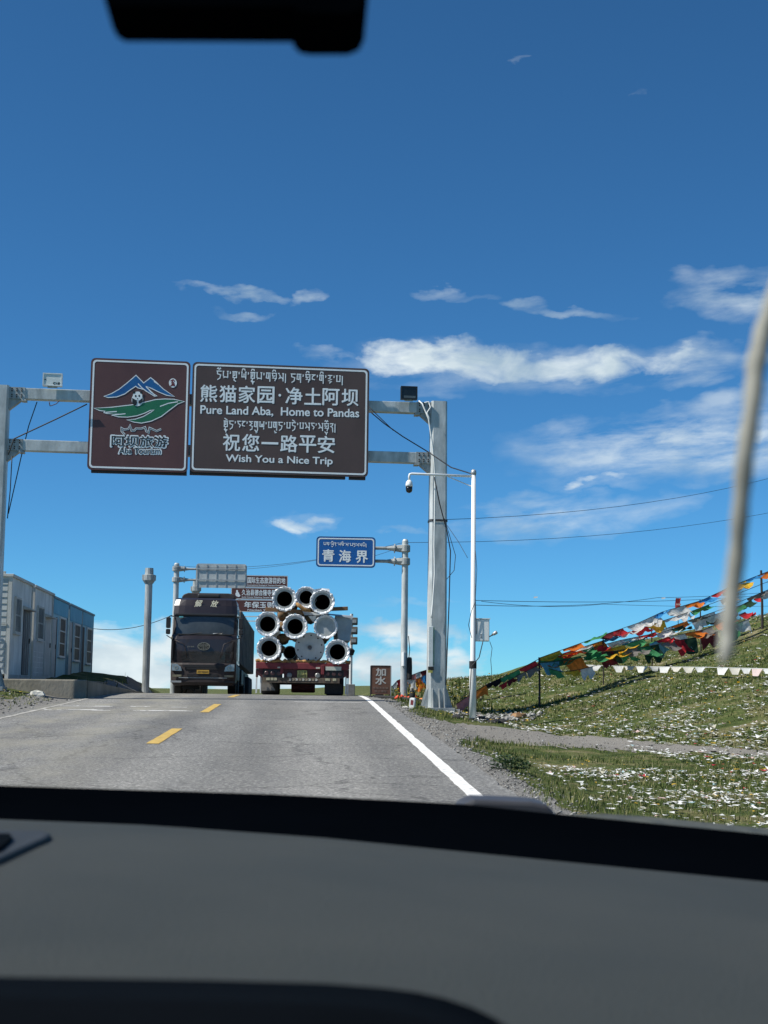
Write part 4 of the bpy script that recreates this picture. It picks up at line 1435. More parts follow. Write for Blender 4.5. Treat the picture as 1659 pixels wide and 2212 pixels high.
wire('black cable hanging from the upper beam down along the left column', [(80, 868, 37.2), (62, 920, 37.2), (45, 990, 37.2), (18, 1110, 37.2)], .014, n=5)
wire('second black cable hanging close to the left gantry column', [(26, 985, 37.0), (22, 1060, 37.0), (16, 1120, 37.1)], .014, n=4)
wire('red and black lead ends hanging under the left beam', [(106, 868, 37.0), (108, 877, 37.0), (112, 876, 37.0), (122, 872, 37.0), (128, 866, 37.0)], .012, n=3, mat=M('reddish lead', (.06, .025, .03), .6))
wire('black twin cable from welcome sign past the column to the camera pole', [(798, 888, 37.0), (830, 915, 37.0), (870, 943, 37.2), (926, 977, 37.4), (975, 1010, 35), (1020, 1024, YP)], .016, n=4)
wire('shorter black cable joining it at the welcome sign edge', [(798, 880, 37.2), (828, 909, 37.1), (850, 930, 37.1)], .012, n=4)
wire('black cable draped down beside the right gantry column to the ground', [(938, 1030, 37.3), (950, 1090, 37.4), (966, 1150, 37.4), (973, 1190, 37.4), (970, 1300, 37.4), (963, 1480, 37.5)], .016, n=5)
wire('thin black cable loop swinging right of the gantry column', [(960, 1120, 37.4), (975, 1170, 37.4), (984, 1200, 37.4), (981, 1232, 37.4), (965, 1251, 37.4)], .009, n=5)
wire('slack wire end trailing from the gantry column towards camera pole', [(966, 1135, 37.4), (990, 1170, 36.5), (1010, 1205, 36)], .007, n=5)
wire('white cable bundle tied down the front of the right gantry column', [(905, 866, 37.6), (912, 872, 37.5), (926, 905, 37.45), (934, 960, 37.5), (938, 1000, 37.55), (940, 1040, 37.6), (939, 1120, 37.65), (938, 1180, 37.68), (939, 1240, 37.68), (935, 1300, 37.68), (932, 1335, 37.68)], .022, WHITECABLE, n=4)
wire('tangled white cable end on top of the gantry corner', [(917, 870, 37.5), (926, 868, 37.5), (930, 880, 37.45), (922, 892, 37.4), (928, 905, 37.4)], .018, WHITECABLE, n=4)
# strap, pale conduit and tape on the column
ct = thing('column_strap', 'dark steel strap bound round the right gantry column', 'strap', (GB.x, GB.y, 0), gpl.rz)
zs = P(945, 1124, 37.8).z
m = MB()
op = octa(.237, .055)
m.add([(x * 1.02, y * 1.02, zs - .03) for x, y in op] + [(x * 1.02, y * 1.02, zs + .03) for x, y in op], [(i, (i + 1) % 8, 8 + (i + 1) % 8, 8 + i) for i in range(8)])
m.build('band', M('strap steel', (.045, .045, .045), .6), ct)
cd = thing('conduit', 'pale plastic conduit with dark taped end strapped low on the gantry column', 'conduit', (GB.x, GB.y, 0), gpl.rz)
z_a, z_b = P(930, 1440, 37.7).z, P(930, 1353, 37.7).z
MB().b(-.262, -.14, -.285, -.25, z_a, z_b).build('cover', M('pale conduit plastic', (.68, .72, .70), .5, var=.06), cd, bevel=.008)
MB().b(-.13, -.105, -.27, -.25, z_a + .05, z_b - .02).build('green_strip', M('green strip', (.25, .40, .28), .6), cd)
MB().b(-.268, -.12, -.292, -.246, z_a - .09, z_a - .002).build('dark_tape', RUBBER, cd, bevel=.01)
MB().b(-.266, -.15, -.288, -.246, z_a - .16, z_a - .092).build('yellow_tape', M('yellow tape', (.45, .42, .1), .6), cd)
# ------------------------------------------------------------------ cabins on the plinth
CA, CB = P(20.5, 1465, 40.5), P(201, 1475, 61.4)
ZPL = (CA.z + CB.z) / 2
cpl = Plane((CA.x, CA.y, ZPL), (CB.x, CB.y, ZPL))      # s runs away from the camera along the road-facing walls


def cc(cx, cy):
    return cpl((cx / 3.95) / 1.8517, (2250 + cy / 3.95) / 1.8517)


GREYP = M('dirty grey cabin wall', (.46, .48, .46), .7, col2=(.74, .76, .73), scale=1.6, stretch=(1, 1, .5), bump=.1, bscale=8)
GREYP2 = M('stained white cabin wall', (.40, .41, .40), .7, col2=(.54, .55, .53), scale=2.2, stretch=(1, 1, .4))
CREAM = M('cream cabin trim', (.44, .44, .40), .7, col2=(.54, .54, .50), scale=3)
BLUEP = M('faded blue cabin wall', (.24, .50, .60), .65, col2=(.42, .64, .70), scale=1.8, stretch=(1, 1, .4))
BLUER = M('corrugated blue steel', (.10, .40, .56), .55, col2=(.20, .52, .66), scale=2.5, stretch=(1, 1, .3))
DOORW = M('grubby white door', (.38, .39, .38), .7, col2=(.48, .49, .47), scale=3)
DOORD = M('dark doorway', (.03, .03, .032), .8)
DOORG = M('dark grey door', (.075, .08, .085), .6, var=.3, scale=4)
PANE = M('dull window pane', (.055, .047, .038), .6, col2=(.09, .075, .058), scale=2.5, spec=.15)
PANEB = M('bluish window pane', (.035, .045, .05), .5, col2=(.065, .08, .085), scale=2.5, spec=.2)
DEP = 2.5       # cabin depth away from the road
RZC = cpl.rz    # local x along s, local -y towards the road


def S(cx, cy=1300):
    return cc(cx, cy)[0]


UNITS = [(150, 490, 'grey'), (520, 820, 'grey2'), (820, 1062, 'blue'), (1085, 1283, 'blue'), (1290, 1470, 'blue')]
CLAB = ['grey-white site cabin with lapped end wall, nearest to the gantry', 'stained pale site cabin with barred window, second in the row', 'blue corrugated site cabin with brown-paned window beside the pale cabins',
        'blue site cabin with white door in the middle of the blue ones', 'blue site cabin with dark open doorway at far end of the row']
DET = [dict(win=(220, 300, 555, 1078, 2, PANEB), door=(365, 462, 735, 1800, DOORG), hood=(355, 470, 680)),
       dict(win=(580, 667, 700, 1190, 2, PANEB), door=(705, 790, 850, 1830, DOORW), hood=(700, 795, 800), patch=(525, 690, 1200, 1800)),
       dict(win=(930, 1020, 875, 1468, 3, PANE), door=(822, 880, 855, 1840, DOORW), slot=(880, 893, 860, 1840)),
       dict(win=(1168, 1255, 978, 1532, 3, PANE), door=(1087, 1132, 935, 1880, DOORW), slot=(1132, 1142, 940, 1880)),
       dict(win=(1366, 1440, 1042, 1582, 3, PANE), door=(1294, 1330, 1012, 1890, DOORD))]
for i, (c0, c1, kind) in enumerate(UNITS):
    s0, s1 = S(c0), S(c1)
    L = s1 - s0
    H = 2.92 if i < 2 else 2.86
    org = Vector((CA.x, CA.y, ZPL)) + cpl.t * s0
    t = thing('site_cabin', CLAB[i], 'cabin', org, RZC, 'site cabins on the concrete plinth')
    wm_ = {'grey': GREYP, 'grey2': GREYP, 'blue': BLUEP}[kind]
    MB().b(.03, L - .03, .03, DEP, .12, H - .08).build('wall', wm_, t)
    fr = CREAM if kind != 'blue' else M('grey blue frame', (.16, .25, .30), .6, var=.2)
    for (xa, xb) in ((0, .1), (L - .1, L)):
        MB().b(xa, xb, 0, .1, .0, H - .081).build('corner_post', fr, t)
        MB().b(xa, xb, DEP - .1, DEP + .02, .0, H - .081).build('corner_post', fr, t)
    MB().b(-.03, L + .03, -.04, DEP + .04, H - .08, H).build('roof', fr, t, bevel=.01)
    MB().b(.101, L - .101, .005, .1, 0, .119).build('sill_beam', fr if i else GALVB, t)
    # end wall boards (near end faces the camera)
    if i == 0:
        for k in range(15):
            z = .13 + k * (H - .25) / 15 * 1.0
            MB().add([(.027, .12, z), (.005, .12, z), (.022, .12, z + .155), (.027, DEP - .12, z), (.005, DEP - .12, z), (.022, DEP - .12, z + .155)], [(0, 1, 2), (5, 4, 3), (1, 4, 5, 2), (0, 3, 4, 1)]).build('lap_board', M('pale lapped boards', (.34, .37, .37), .75, col2=(.44, .47, .46), scale=3), t)
        MB().b(-.02, .0, .102, DEP, 1.5, 1.54).build('end_ledge', CREAM, t)
        MB().tube([(-.06, .5, 1.35), (-.06, .45, 1.4), (-.06, .4, 1.35), (-.07, .42, .55)], .02, 7).build('end_pipe', BLACK, t, smooth=True)
    d = DET[i]

    def loc(cx, cy):
        s_, z_ = cc(cx, cy)
        return s_ - s0, z_
    def rect(cx0, cx1, cyt, cyb):
        xa, xb = loc(cx0, 1300)[0], loc(cx1, 1300)[0]
        return xa, xb, loc(cx0, cyb)[1], loc(cx0, cyt)[1]
    xa, xb, za, zb_ = rect(*d['win'][:4])
    w = MB().ring([(xa - .06, za - .06), (xb + .06, za - .06), (xb + .06, zb_ + .06), (xa - .06, zb_ + .06)], [(xa, za), (xb, za), (xb, zb_), (xa, zb_)], -.03, .031).build('window', WHITED if kind == 'blue' else CREAM, t)
    nP = d['win'][4]
    for k in range(nP):
        z_0 = za + (zb_ - za) * k / nP + .012
        z_1 = za + (zb_ - za) * (k + 1) / nP - .012
        MB().b(xa + .005, xb - .005, .008, .028, z_0, z_1).build('pane', d['win'][5], w)
        if k:
            MB().b(xa + .001, xb - .001, -.02, .006, z_0 - .03, z_0 + .006).build('glazing_bar', WHITED, w)
    if i < 2:
        for k in range(5):
            x = xa + (xb - xa) * (k + .5) / 5
            MB().b(x - .012, x + .012, -.045, -.031, za, zb_).build('bar', GALVB, w)
    MB().b(xa - .09, xb + .09, -.06, .03, za - .1, za - .062).build('sill', fr, w)
    xa, xb, za, zb_ = rect(*d['door'][:4])
    za = max(za, .13)
    dr = MB().b(max(xa, .105), xb, .0, .029, za, zb_).build('door', d['door'][4], t)
    if d['door'][4] is not DOORD:
        MB().b(xb - .12, xb - .08, -.03, -.001, za + .95, za + 1.1).build('handle', BLACK, dr)
    if i == 0:
        for fx in (.33, .66):
            MB().b(xa + (xb - xa) * fx - .02, xa + (xb - xa) * fx + .02, -.015, -.001, za + .02, zb_ - .02).build('door_rib', GALVB, dr)
    if 'hood' in d:
        xa, xb, za, zb_ = rect(d['hood'][0], d['hood'][1], d['hood'][2], d['hood'][2] + 60)
        MB().hexa([(xa, -.22, za), (xb, -.22, za), (xb, .03, za + .02), (xa, .03, za + .02)], [(xa, -.22, za + .03), (xb, -.22, za + .03), (xb, .03, za + .13), (xa, .03, za + .13)]).build('door_canopy', CREAM, t)
    if 'patch' in d:
        xa, xb, za, zb_ = rect(*d['patch'])
        pt = MB().b(xa, xb, -.01, .029, za, zb_).build('patch_board', GREYP2, t)
        for k in range(5):
            MB().b(xa + .08, xb - .1, -.018, -.011, za + .12 + .16 * k, za + .135 + .16 * k).build('patch_batten', GREYP, pt)
    if 'slot' in d:
        xa, xb, za, zb_ = rect(*d['slot'])
        MB().b(xa, xb, -.004, .029, max(za, .13), zb_).build('door_gap', DOORD, t)
    if kind == 'blue':
        # corrugated band above the openings, and ribs below
        zlow = rect(*d['win'][:4])[3] + .1
        n = max(10, int(L / .15))
        for k in range(n):
            x = .11 + (L - .22) * (k + .25) / n
            MB().b(x, x + (L - .22) / n * .55, -.012, .029, zlow + .0, H - .09).build('corrugation', BLUER, t)
        for k in range(0, n, 2):
            x = .11 + (L - .22) * (k + .25) / n
    MB().b(-.02, .1, .2, .6, H + .001, H + .07).build('roof_lug', fr, t)

# concrete plinth with a ramp beyond it
PLN = M('stained concrete', (.17, .155, .12), .9, col2=(.27, .25, .205), scale=1.6, bump=.6, bscale=14, stretch=(1, 1, .6))
q0 = P(188, 1478, 38.0)
pl_c = (q0.x, q0.y)
plinth = thing('concrete_plinth', 'stained concrete plinth under the row of site cabins', 'plinth', (pl_c[0], pl_c[1], 0))
zt = ZPL - .015
fl = [(-14, -3.2), (-5.5, -2.2), (0, 0), (-.6, 28.5), (-14, 28.5)]
m = MB()
seg = [(-14, .9), (-9.0, .55), (-5.6, .35), (-2.8, .2), (0, 0)]
joint = .012
# front face cast in bays, each its own block
for k in range(4):
    (xa, ya), (xb, yb) = seg[k], seg[k + 1]
    d_ = Vector((xb - xa, yb - ya)).normalized() * joint * 2
    xa, ya = xa + d_.x, ya + d_.y
    zz0 = float(gz(pl_c[0] + xb, pl_c[1] + yb)) - .35
    MB().hexa([(xa, ya, zz0), (xb, yb, zz0), (xb - .3, yb + 1.6, zz0), (xa - .1, ya + 1.6, zz0)], [(xa, ya, zt), (xb, yb, zt), (xb - .3, yb + 1.6, zt), (xa - .1, ya + 1.6, zt)]).build('front_block', PLN, plinth, bevel=.03)
MB().hexa([(-14, 2.3, .5), (-.32, 1.62, .5), (-2.6, 28.5, .5), (-14, 28.5, .5)], [(-14, 2.3, zt - .01), (-.32, 1.62, zt - .01), (-2.6, 28.5, zt - .01), (-14, 28.5, zt - .01)]).build('slab', PLN, plinth)
zA, zB = zt - .03, float(zr(56)) - .02
MB().hexa([(-.3, .1, .3), (.02, .1, .3), (-.15, 18.5, .3), (-.74, 18.5, .3)], [(-.3, .1, zA), (.02, .1, zA), (-.15, 18.5, zB), (-.74, 18.5, zB)]).build('ramp_kerb', PLN, plinth)
wr = G(62, 1496)
ROCKW = M('pale rock', (.45, .44, .38), .9, col2=(.62, .61, .55), scale=9, bump=.4, bscale=20)


def rock(label, c, s, seed, mat, name='rock', flat=.6):
    m = MB()
    r_ = random.Random(seed)
    n, rows = 9, 5
    vs = []
    for j in range(rows):
        ph = -PI / 2 + PI * j / (rows - 1)
        for k in range(n):
            rr = s * (.75 + .5 * r_.random())
            vs.append((c.x + rr * math.cos(ph) * math.cos(2 * PI * k / n) * 1.3, c.y + rr * math.cos(ph) * math.sin(2 * PI * k / n), c.z + s * .3 + rr * math.sin(ph) * flat))
    fs = [(j * n + k, j * n + (k + 1) % n, (j + 1) * n + (k + 1) % n, (j + 1) * n + k) for j in range(rows - 1) for k in range(n)]
    o = m.add(vs, fs).build(name, mat, None)
    return tag(o, label, 'rock')


rock('pale angular rock lying in the verge grass below the plinth', G(80, 1505), .17, 3, ROCKW)
rock('rust-stained stone at the edge of the ditch', G(1122, 1552), .16, 5, M('rusty stone', (.24, .12, .05), .9, col2=(.33, .2, .1), scale=8))
rock('small pale stone beside the marker post', G(876, 1530), .06, 6, ROCKW)

# ------------------------------------------------------------------ oncoming truck
TY0 = 54.0
tcx = P(437.5, 1499, TY0)
tz = float(zr(TY0)) + .006
slope_t = (float(zr(69)) - float(zr(55))) / 14
truck = thing('oncoming_truck', 'dark maroon-brown lorry with gold roof characters coming over the crest', 'lorry', (tcx.x, TY0, tz), 0, rx=math.atan(slope_t) * .6)
MAROON = M('maroon truck paint', (.026, .019, .018), .3, var=.15, scale=2, coat=.6)
MAROON2 = M('dusty maroon plastic', (.030, .022, .021), .55, col2=(.045, .034, .032), scale=5)
TBLACK = M('truck black plastic', (.014, .014, .015), .55, var=.2)
GLASS = M('dark truck windscreen', (.035, .045, .05), .12, col2=(.065, .078, .083), scale=1.3, spec=.7)
CHROME = M('pale chrome', (.34, .31, .24), .4, .6)
GOLD = M('gold lettering', (.85, .79, .58), .4)
tc_ = lambda cx, cy: ((cx - 705) * .002289, (1885 - cy) * .002289)


def sect(name, rows, y_back, mat, parent, n=10, smooth=True):
    """curved front skin: rows of (z, half width, y at centre, y at the side)"""
    vs, fs = [], []
    for (z, hw_, yc, ye) in rows:
        for k in range(n + 1):
            u = -1 + 2 * k / n
            x = hw_ * math.copysign(1 - (1 - abs(u)) ** 1.15, u)
            vs.append((x, yc + (ye - yc) * abs(u) ** 3.2, z))
    m1 = n + 1
    for j in range(len(rows) - 1):
        for k in range(n):
            fs.append((j * m1 + k, j * m1 + k + 1, (j + 1) * m1 + k + 1, (j + 1) * m1 + k))
    base = len(vs)
    for (z, hw_, yc, ye) in rows:
        vs += [(-hw_, y_back, z), (hw_, y_back, z)]
    for j in range(len(rows) - 1):
        a, b_ = base + 2 * j, base + 2 * j + 2
        fs.append((j * m1, (j + 1) * m1, b_, a))
        fs.append((j * m1 + n, a + 1, b_ + 1, (j + 1) * m1 + n))
    J = len(rows) - 1
    fs.append(tuple([base + 2 * J + 1, base + 2 * J] + [J * m1 + k for k in range(n + 1)]))
    fs.append(tuple([base, base + 1] + [k for k in range(n, -1, -1)]))
    return MB().add(vs, fs).build(name, mat, parent, smooth=False)


cab = sect('cab', [(1.15, 1.235, -.0, .10), (1.6, 1.24, -.03, .10), (2.06, 1.235, .0, .12), (2.2, 1.225, .05, .16), (2.24, 1.22, .10, .2)], 2.1, MAROON, truck)
sect('pillar_frame', [(2.241, 1.215, .14, .24), (2.98, 1.19, .24, .34)], 2.1, MAROON2, truck)
sect('roof_cap', [(2.981, 1.20, .19, .30), (3.05, 1.21, .19, .32), (3.35, 1.19, .27, .40), (3.58, 1.14, .36, .52), (3.66, 1.07, .50, .7)], 2.1, MAROON, truck)
# windscreen laid over the pillar frame
ws = []
for j in range(2):
    z = (2.27, 2.95)[j]
    for k in range(11):
        u = -1 + .2 * k
        x = u * (1.09, 1.10)[j]
        ws.append((x, (.115, .215)[j] + .09 * abs(u) ** 3.2, z))
wsc = MB().add(ws, [(k, k + 1, 12 + k, 11 + k) for k in range(10)]).build('windscreen', GLASS, truck, smooth=True)
MB().b(-1.0, 1.0, .06, .125, 2.215, 2.262).build('wiper_cowl', TBLACK, truck, bevel=.01)
for s in (-.55, .25):
    MB().tube([(s, .06, 2.25), (s + .45, .07, 2.31)], .012, 5).build('wiper', TBLACK, truck)
MB().b(.32, .66, .095, .105, 2.275, 2.3).build('dash_paper', WHITE, truck)
MB().b(-.98, -.82, .13, .135, 2.88, 2.93).build('blue_sticker', M('cyan sticker', (.10, .40, .45), .5), truck)
# sun visor strip and roof spoiler
MB().b(-1.13, 1.13, .12, .2, 2.955, 3.03).build('visor', TBLACK, truck, bevel=.015)
sp = MB().prism([(-.95, 3.68), (.98, 3.68), (1.1, 3.75), (1.02, 3.88), (.8, 3.91), (-.75, 3.91), (-.92, 3.85), (-1.0, 3.74)][::1], 1.15, 1.7).build('roof_spoiler', MAROON2, truck, bevel=.03)
MB().b(-.36, .5, .75, 1.12, 3.68, 3.84).build('air_conditioner', TBLACK, truck, bevel=.05)
for s in (-1, 1):
    for dx in (.93, 1.02):
        MB().tube([(s * dx, .31 + (.06 if dx > 1 else 0), 3.1), (s * (dx - .05), .42 + (.07 if dx > 1 else 0), 3.52)], .018, 6).build('roof_trim', MAROON2, truck, smooth=True)
text('lettering', '解', GOLD, truck, -.4, -.15, 3.42, .28, .265, bold=.02, slant=.25).rotation_euler.x = 0
text('lettering', '放', GOLD, truck, .2, .46, 3.42, .26, .265, bold=.02, slant=.3)
# emblem
em = MB()
em.lathe([(1, 0), (1, .03)], 28, (0, 0, 0), (0, -1, 0))
em.ring([(math.cos(2 * PI * k / 28) * 1.0, math.sin(2 * PI * k / 28)) for k in range(28)], [(math.cos(2 * PI * k / 28) * .86, math.sin(2 * PI * k / 28) * .86) for k in range(28)], -.06, -.031)
emo = em.build('emblem', TBLACK, truck)
emo.scale = (.225, 1, .142)
emo.location = (0, -.04, 1.79)
wg = MB()
for i, st in enumerate([[(s * .025, .065), (s * .10, .085), (s * .16, .06)] for s in (-1, 1)] + [[(s * .03, .025), (s * .12, .04), (s * .19, .01)] for s in (-1, 1)] + [[(s * .03, -.02), (s * .12, -.015), (s * .17, -.045)] for s in (-1, 1)] + [[(s * .03, -.065), (s * .08, -.07), (s * .11, -.09)] for s in (-1, 1)] + [[(0, .11), (0, -.11)]]):
    wg.ribbon([(x, 1.79 + z) for x, z in st], .018, -.104 - .0006 * i)
wg.build('emblem_wings', CHROME, truck)
MB().ring([(math.cos(2 * PI * k / 28) * .232, 1.79 + math.sin(2 * PI * k / 28) * .148) for k in range(28)], [(math.cos(2 * PI * k / 28) * .205, 1.79 + math.sin(2 * PI * k / 28) * .125) for k in range(28)], -.108, -.101).build('emblem_rim', CHROME, truck)
text('model_badge', 'JH6', CHROME, truck, -.63, -.36, 1.775, .05, -.035)
# grille: lozenge mesh lying on the panel
gm = MB()
kk = 0
for j in range(9):
    for k in range(22):
        x = -.54 + .052 * k + (.026 if j % 2 else 0)
        z = 1.62 - .048 * j
        if abs(x) > .60 - .012 * j or (abs(x) < .22 and z > 1.6):
            continue
        gm.prism([(x - .02, z), (x, z - .017), (x + .02, z), (x, z + .017)], -.052, -.036)
gm = gm.build('grille_mesh', M('grille lozenges', (.075, .065, .06), .4, .3), truck)
gm['kind'] = 'stuff'
for s in (-1, 1):
    for k in range(3):
        MB().b(min(s * .62, s * .92), max(s * .62, s * .92), -.028, -.018, 1.5 - .09 * k, 1.515 - .09 * k).build('grille_slat', TBLACK, truck)
    MB().prism([(s * 1.19, 1.3), (s * 1.19, 2.0), (s * 1.15, 2.0), (s * 1.15, 1.35)][::s], -.012, .1).build('grille_edge', TBLACK, truck)
# crease lines of the grille panel
for s in (-1, 1):
    m = MB()
    m.tube([(s * 1.1, .02, 2.02), (s * .75, -.035, 1.88), (s * .68, -.045, 1.6), (s * .62, -.045, 1.35)], .013, 5)
    m.build('grille_crease', MAROON2, truck, smooth=True)
# bumper
bp = sect('bumper', [(.34, 1.10, -.02, .1), (.45, 1.20, -.09, .08), (.75, 1.22, -.1, .07), (1.1, 1.22, -.09, .07), (1.17, 1.21, -.06, .08)], 1.1, MAROON2, truck)
MB().b(-.75, .75, -.118, -.095, 1.0, 1.1).build('upper_intake', TBLACK, truck)
MB().b(-.62, .6, -.125, -.1, .925, .99).build('upper_intake', TBLACK, truck)
MB().b(-.58, .55, -.12, -.092, .645, .75).build('lower_intake', TBLACK, truck)
MB().b(-.9, .9, -.106, -.095, .60, .625).build('bumper_trim', ALU, truck)
HL = M('headlamp glass', (.20, .22, .22), .12, .3, col2=(.38, .40, .40), scale=9)
for s in (-1, 1):
    pts = [(s * 1.17, 1.13), (s * .98, 1.12), (s * .83, 1.02), (s * .79, .86), (s * 1.17, .87)]
    h_ = MB().prism(pts if s < 0 else pts[::-1], -.112, .05).build('headlight', HL, truck)
    MB().ring(*[[(s * 1.0 + r_ * math.cos(2 * PI * k / 14) * s, .97 + r_ * math.sin(2 * PI * k / 14)) for k in range(14)] for r_ in (.07, .045)], -.12, -.113).build('lamp_ring', CHROME, h_)
    MB().b(min(s * .8, s * 1.14), max(s * .8, s * 1.14), -.112, -.05, .645, .725).build('fog_lamp', M('fog lamp', (.22, .20, .13), .3, var=.3), truck)
    MB().b(min(s * .8, s * 1.2), max(s * .8, s * 1.2), -.106, -.04, .43, .50).build('step', ALU if s < 0 else TBLACK, truck)
    # mirrors
    m = MB().tube([(s * 1.18, .3, 2.93), (s * 1.3, .18, 2.94), (s * 1.42, .1, 2.86)], .022, 6).build('mirror_arm', TBLACK, truck, smooth=True)
    MB().tube([(s * 1.42, .1, 2.2), (s * 1.3, .18, 2.12), (s * 1.2, .28, 2.1)], .018, 6).build('mirror_arm', TBLACK, truck, smooth=True)
    MB().prism(rrect(min(s * 1.28, s * 1.45), max(s * 1.28, s * 1.45), 2.47, 2.88, .04), .02, .16).build('mirror', TBLACK, truck, bevel=.02)
    MB().prism(rrect(min(s * 1.29, s * 1.45), max(s * 1.29, s * 1.45), 2.24, 2.44, .04), .02, .16).build('mirror', TBLACK, truck, bevel=.02)
MB().lathe([(.05, 0), (.055, .05), (.03, .08)], 10, (-1.22, .1, 2.1), (0, -1, 0)).build('mirror_glint', CHROME, truck)  # pale knob added for the sun highlight by the left mirror
PLATEY = M('yellow number plate', (.50, .30, .04), .5, col2=(.58, .36, .07), scale=8)
np_ = MB().b(-.23, .23, -.14, -.126, .765, .905).build('number_plate', PLATEY, truck)
text('plate_characters', '川V·85643', M('plate characters', (.10, .06, .015), .6), np_, -.2, .2, .835, .085, -.141, bold=.01)
# side of cab, chassis, body
for s in (-1, 1):
    MB().b(min(s * 1.242, s * 1.25), max(s * 1.242, s * 1.25), .55, 1.55, 1.3, 2.15).build('side_door', MAROON, truck)
    MB().b(min(s * 1.222, s * 1.232), max(s * 1.222, s * 1.232), .6, 1.45, 2.28, 2.9).build('side_window', GLASS, truck)
    MB().b(min(s * .95, s * 1.22), max(s * .95, s * 1.22), 1.2, 2.9, .55, 1.14).build('wheel_arch', TBLACK, truck, bevel=.05)
CANVAS = M('dirty load cover', (.15, .13, .11), .9, col2=(.27, .24, .20), scale=1.5, bump=.5, bscale=6, stretch=(1, .6, 1))
body_ = MB()
body_.b(-1.27, 1.27, 2.5, 15.2, 1.25, 3.35)
body_.build('cargo_body', CANVAS, truck, bevel=.05)
for k in range(12):
    y = 2.7 + k * 1.08
    MB().b(1.272, 1.30, y, y + .06, 1.25, 3.3).build('body_stake', CANVAS, truck)
MB().b(-1.05, 1.05, 2.15, 15.0, .85, 1.2).build('chassis', TBLACK, truck)
MB().b(1.0, 1.24, 4.2, 6.0, .45, 1.1).build('fuel_tank', TBLACK, truck, bevel=.06)


def wheel(parent, x, y, r=.51, w=.3):
    t_ = MB().lathe([(r * .6, -w / 2), (r * .93, -w / 2), (r, -w * .36), (r, w * .36), (r * .93, w / 2), (r * .6, w / 2)], 24, (x, y, r), (1, 0, 0)).build('wheel', RUBBER, parent)
    MB().lathe([(r * .59, -w * .3), (r * .35, -w * .2), (r * .3, w * .2), (r * .59, w * .3)], 20, (x, y, r), (1, 0, 0)).build('rim', ALU, t_)


for y in (1.35, 3.2):
    for s in (-1, 1):
        wheel(truck, s * 1.02, y)
for y in (6.6, 11.5, 12.8, 14.1):
    for s in (-1, 1):
        wheel(truck, s * 1.05, y, w=.4)
MB().b(-.95, -.2, 1.0, 1.1, .2, .7).build('axle_guard', TBLACK, truck)
MB().b(-.9, .9, 3.1, 3.3, .45, .62).build('axle', TBLACK, truck)

# ------------------------------------------------------------------ flatbed trailer and its load
RY = 46.0
rc = P(652.5, 1502, RY)
rz_ = float(zr(RY)) + .004
trl = thing('flatbed_trailer', 'low red flatbed trailer seen from behind, climbing over the crest', 'trailer', (rc.x, RY, rz_), 0, rx=math.atan((float(zr(58)) - float(zr(47))) / 11) * .35)
RED = M('dirty red trailer paint', (.14, .016, .022), .65, col2=(.21, .03, .036), scale=5)
REDD = M('dark red trailer paint', (.07, .018, .02), .7, var=.3, scale=5)
k5 = .00244
tx = lambda cx: (cx - 820) * k5
tzf = lambda cy: (1668 - cy) * k5
MB().b(-1.5, 1.5, 0, .12, tzf(1330), tzf(1245)).build('rear_beam', RED, trl, bevel=.02)
MB().b(-1.48, 1.48, .13, 12.4, .86, 1.02).build('deck', REDD, trl)
for s in (-1, 1):
    MB().b(min(s * 1.42, s * 1.5), max(s * 1.42, s * 1.5), .05, .16, tzf(1440), tzf(1332)).build('corner_bracket', REDD, trl, bevel=.02)
    MB().add([(s * 1.5, .05, tzf(1331)), (s * 1.5, .05, tzf(1390)), (s * 1.28, .05, tzf(1450)), (s * 1.28, .05, tzf(1331)), (s * 1.5, .12, tzf(1331)), (s * 1.5, .12, tzf(1390)), (s * 1.28, .12, tzf(1450)), (s * 1.28, .12, tzf(1331))],
             [(0, 1, 2, 3), (7, 6, 5, 4), (0, 4, 5, 1), (1, 5, 6, 2), (2, 6, 7, 3)]).build('gusset', REDD, trl)
    c = (430, 1235)[s > 0]
    lb = MB().b(tx(c) - .31, tx(c) + .31, .04, .2, tzf(1445), tzf(1333)).build('lamp_box', TBLACK, trl, bevel=.01)
    for q in (-.2, 0, .2):
        MB().lathe([(.07, 0), (.07, .02), (.05, .035)], 16, (tx(c) + q, .04, tzf(1385)), (0, -1, 0)).build('tail_lamp', M('dull tail lamp', (.07, .03, .03), .4, var=.4), lb)
    xb_ = tx((548, 1085)[s > 0])
    MB().b(xb_ - .05, xb_ + .05, -.03, -.001, tzf(1395), tzf(1270)).build('hanging_bracket', RED, trl, bevel=.01)
    MB().b(tx((515, 1020)[s > 0]) - .06, tx((515, 1020)[s > 0]) + .07, -.012, -.002, tzf(1338 - 18), tzf(1300)).build('reflector_plate', M('cream reflector', (.55, .52, .42), .5), trl)
cpn = MB().b(tx(575), tx(1108), .06, .2, tzf(1460), tzf(1333)).build('centre_panel', REDD, trl)
for cx in (648, 1020):
    MB().lathe([(.085, 0), (.085, .05), (.06, .07)], 18, (tx(cx), .06, tzf(1410)), (0, -1, 0)).build('round_lamp', M('grey round lamp', (.20, .20, .19), .35, var=.3), cpn)
np_ = MB().b(tx(752), tx(880), .03, .058, tzf(1440), tzf(1345)).build('number_plate', M('trailer plate', (.36, .34, .10), .6, col2=(.44, .42, .16), scale=9), trl)
PCH = M('trailer plate characters', (.05, .05, .02), .6)
text('plate_characters', '川·P', PCH, np_, tx(775), tx(865), tzf(1370), .085, .029, bold=.02)
text('plate_characters', '1568挂', PCH, np_, tx(765), tx(872), tzf(1412), .1, .029, bold=.02)
ub = MB().b(tx(300), tx(1310), .0, .1, tzf(1508), tzf(1440)).build('underrun_bar', M('underrun bar', (.05, .04, .035), .8, col2=(.16, .12, .08), scale=7), trl)
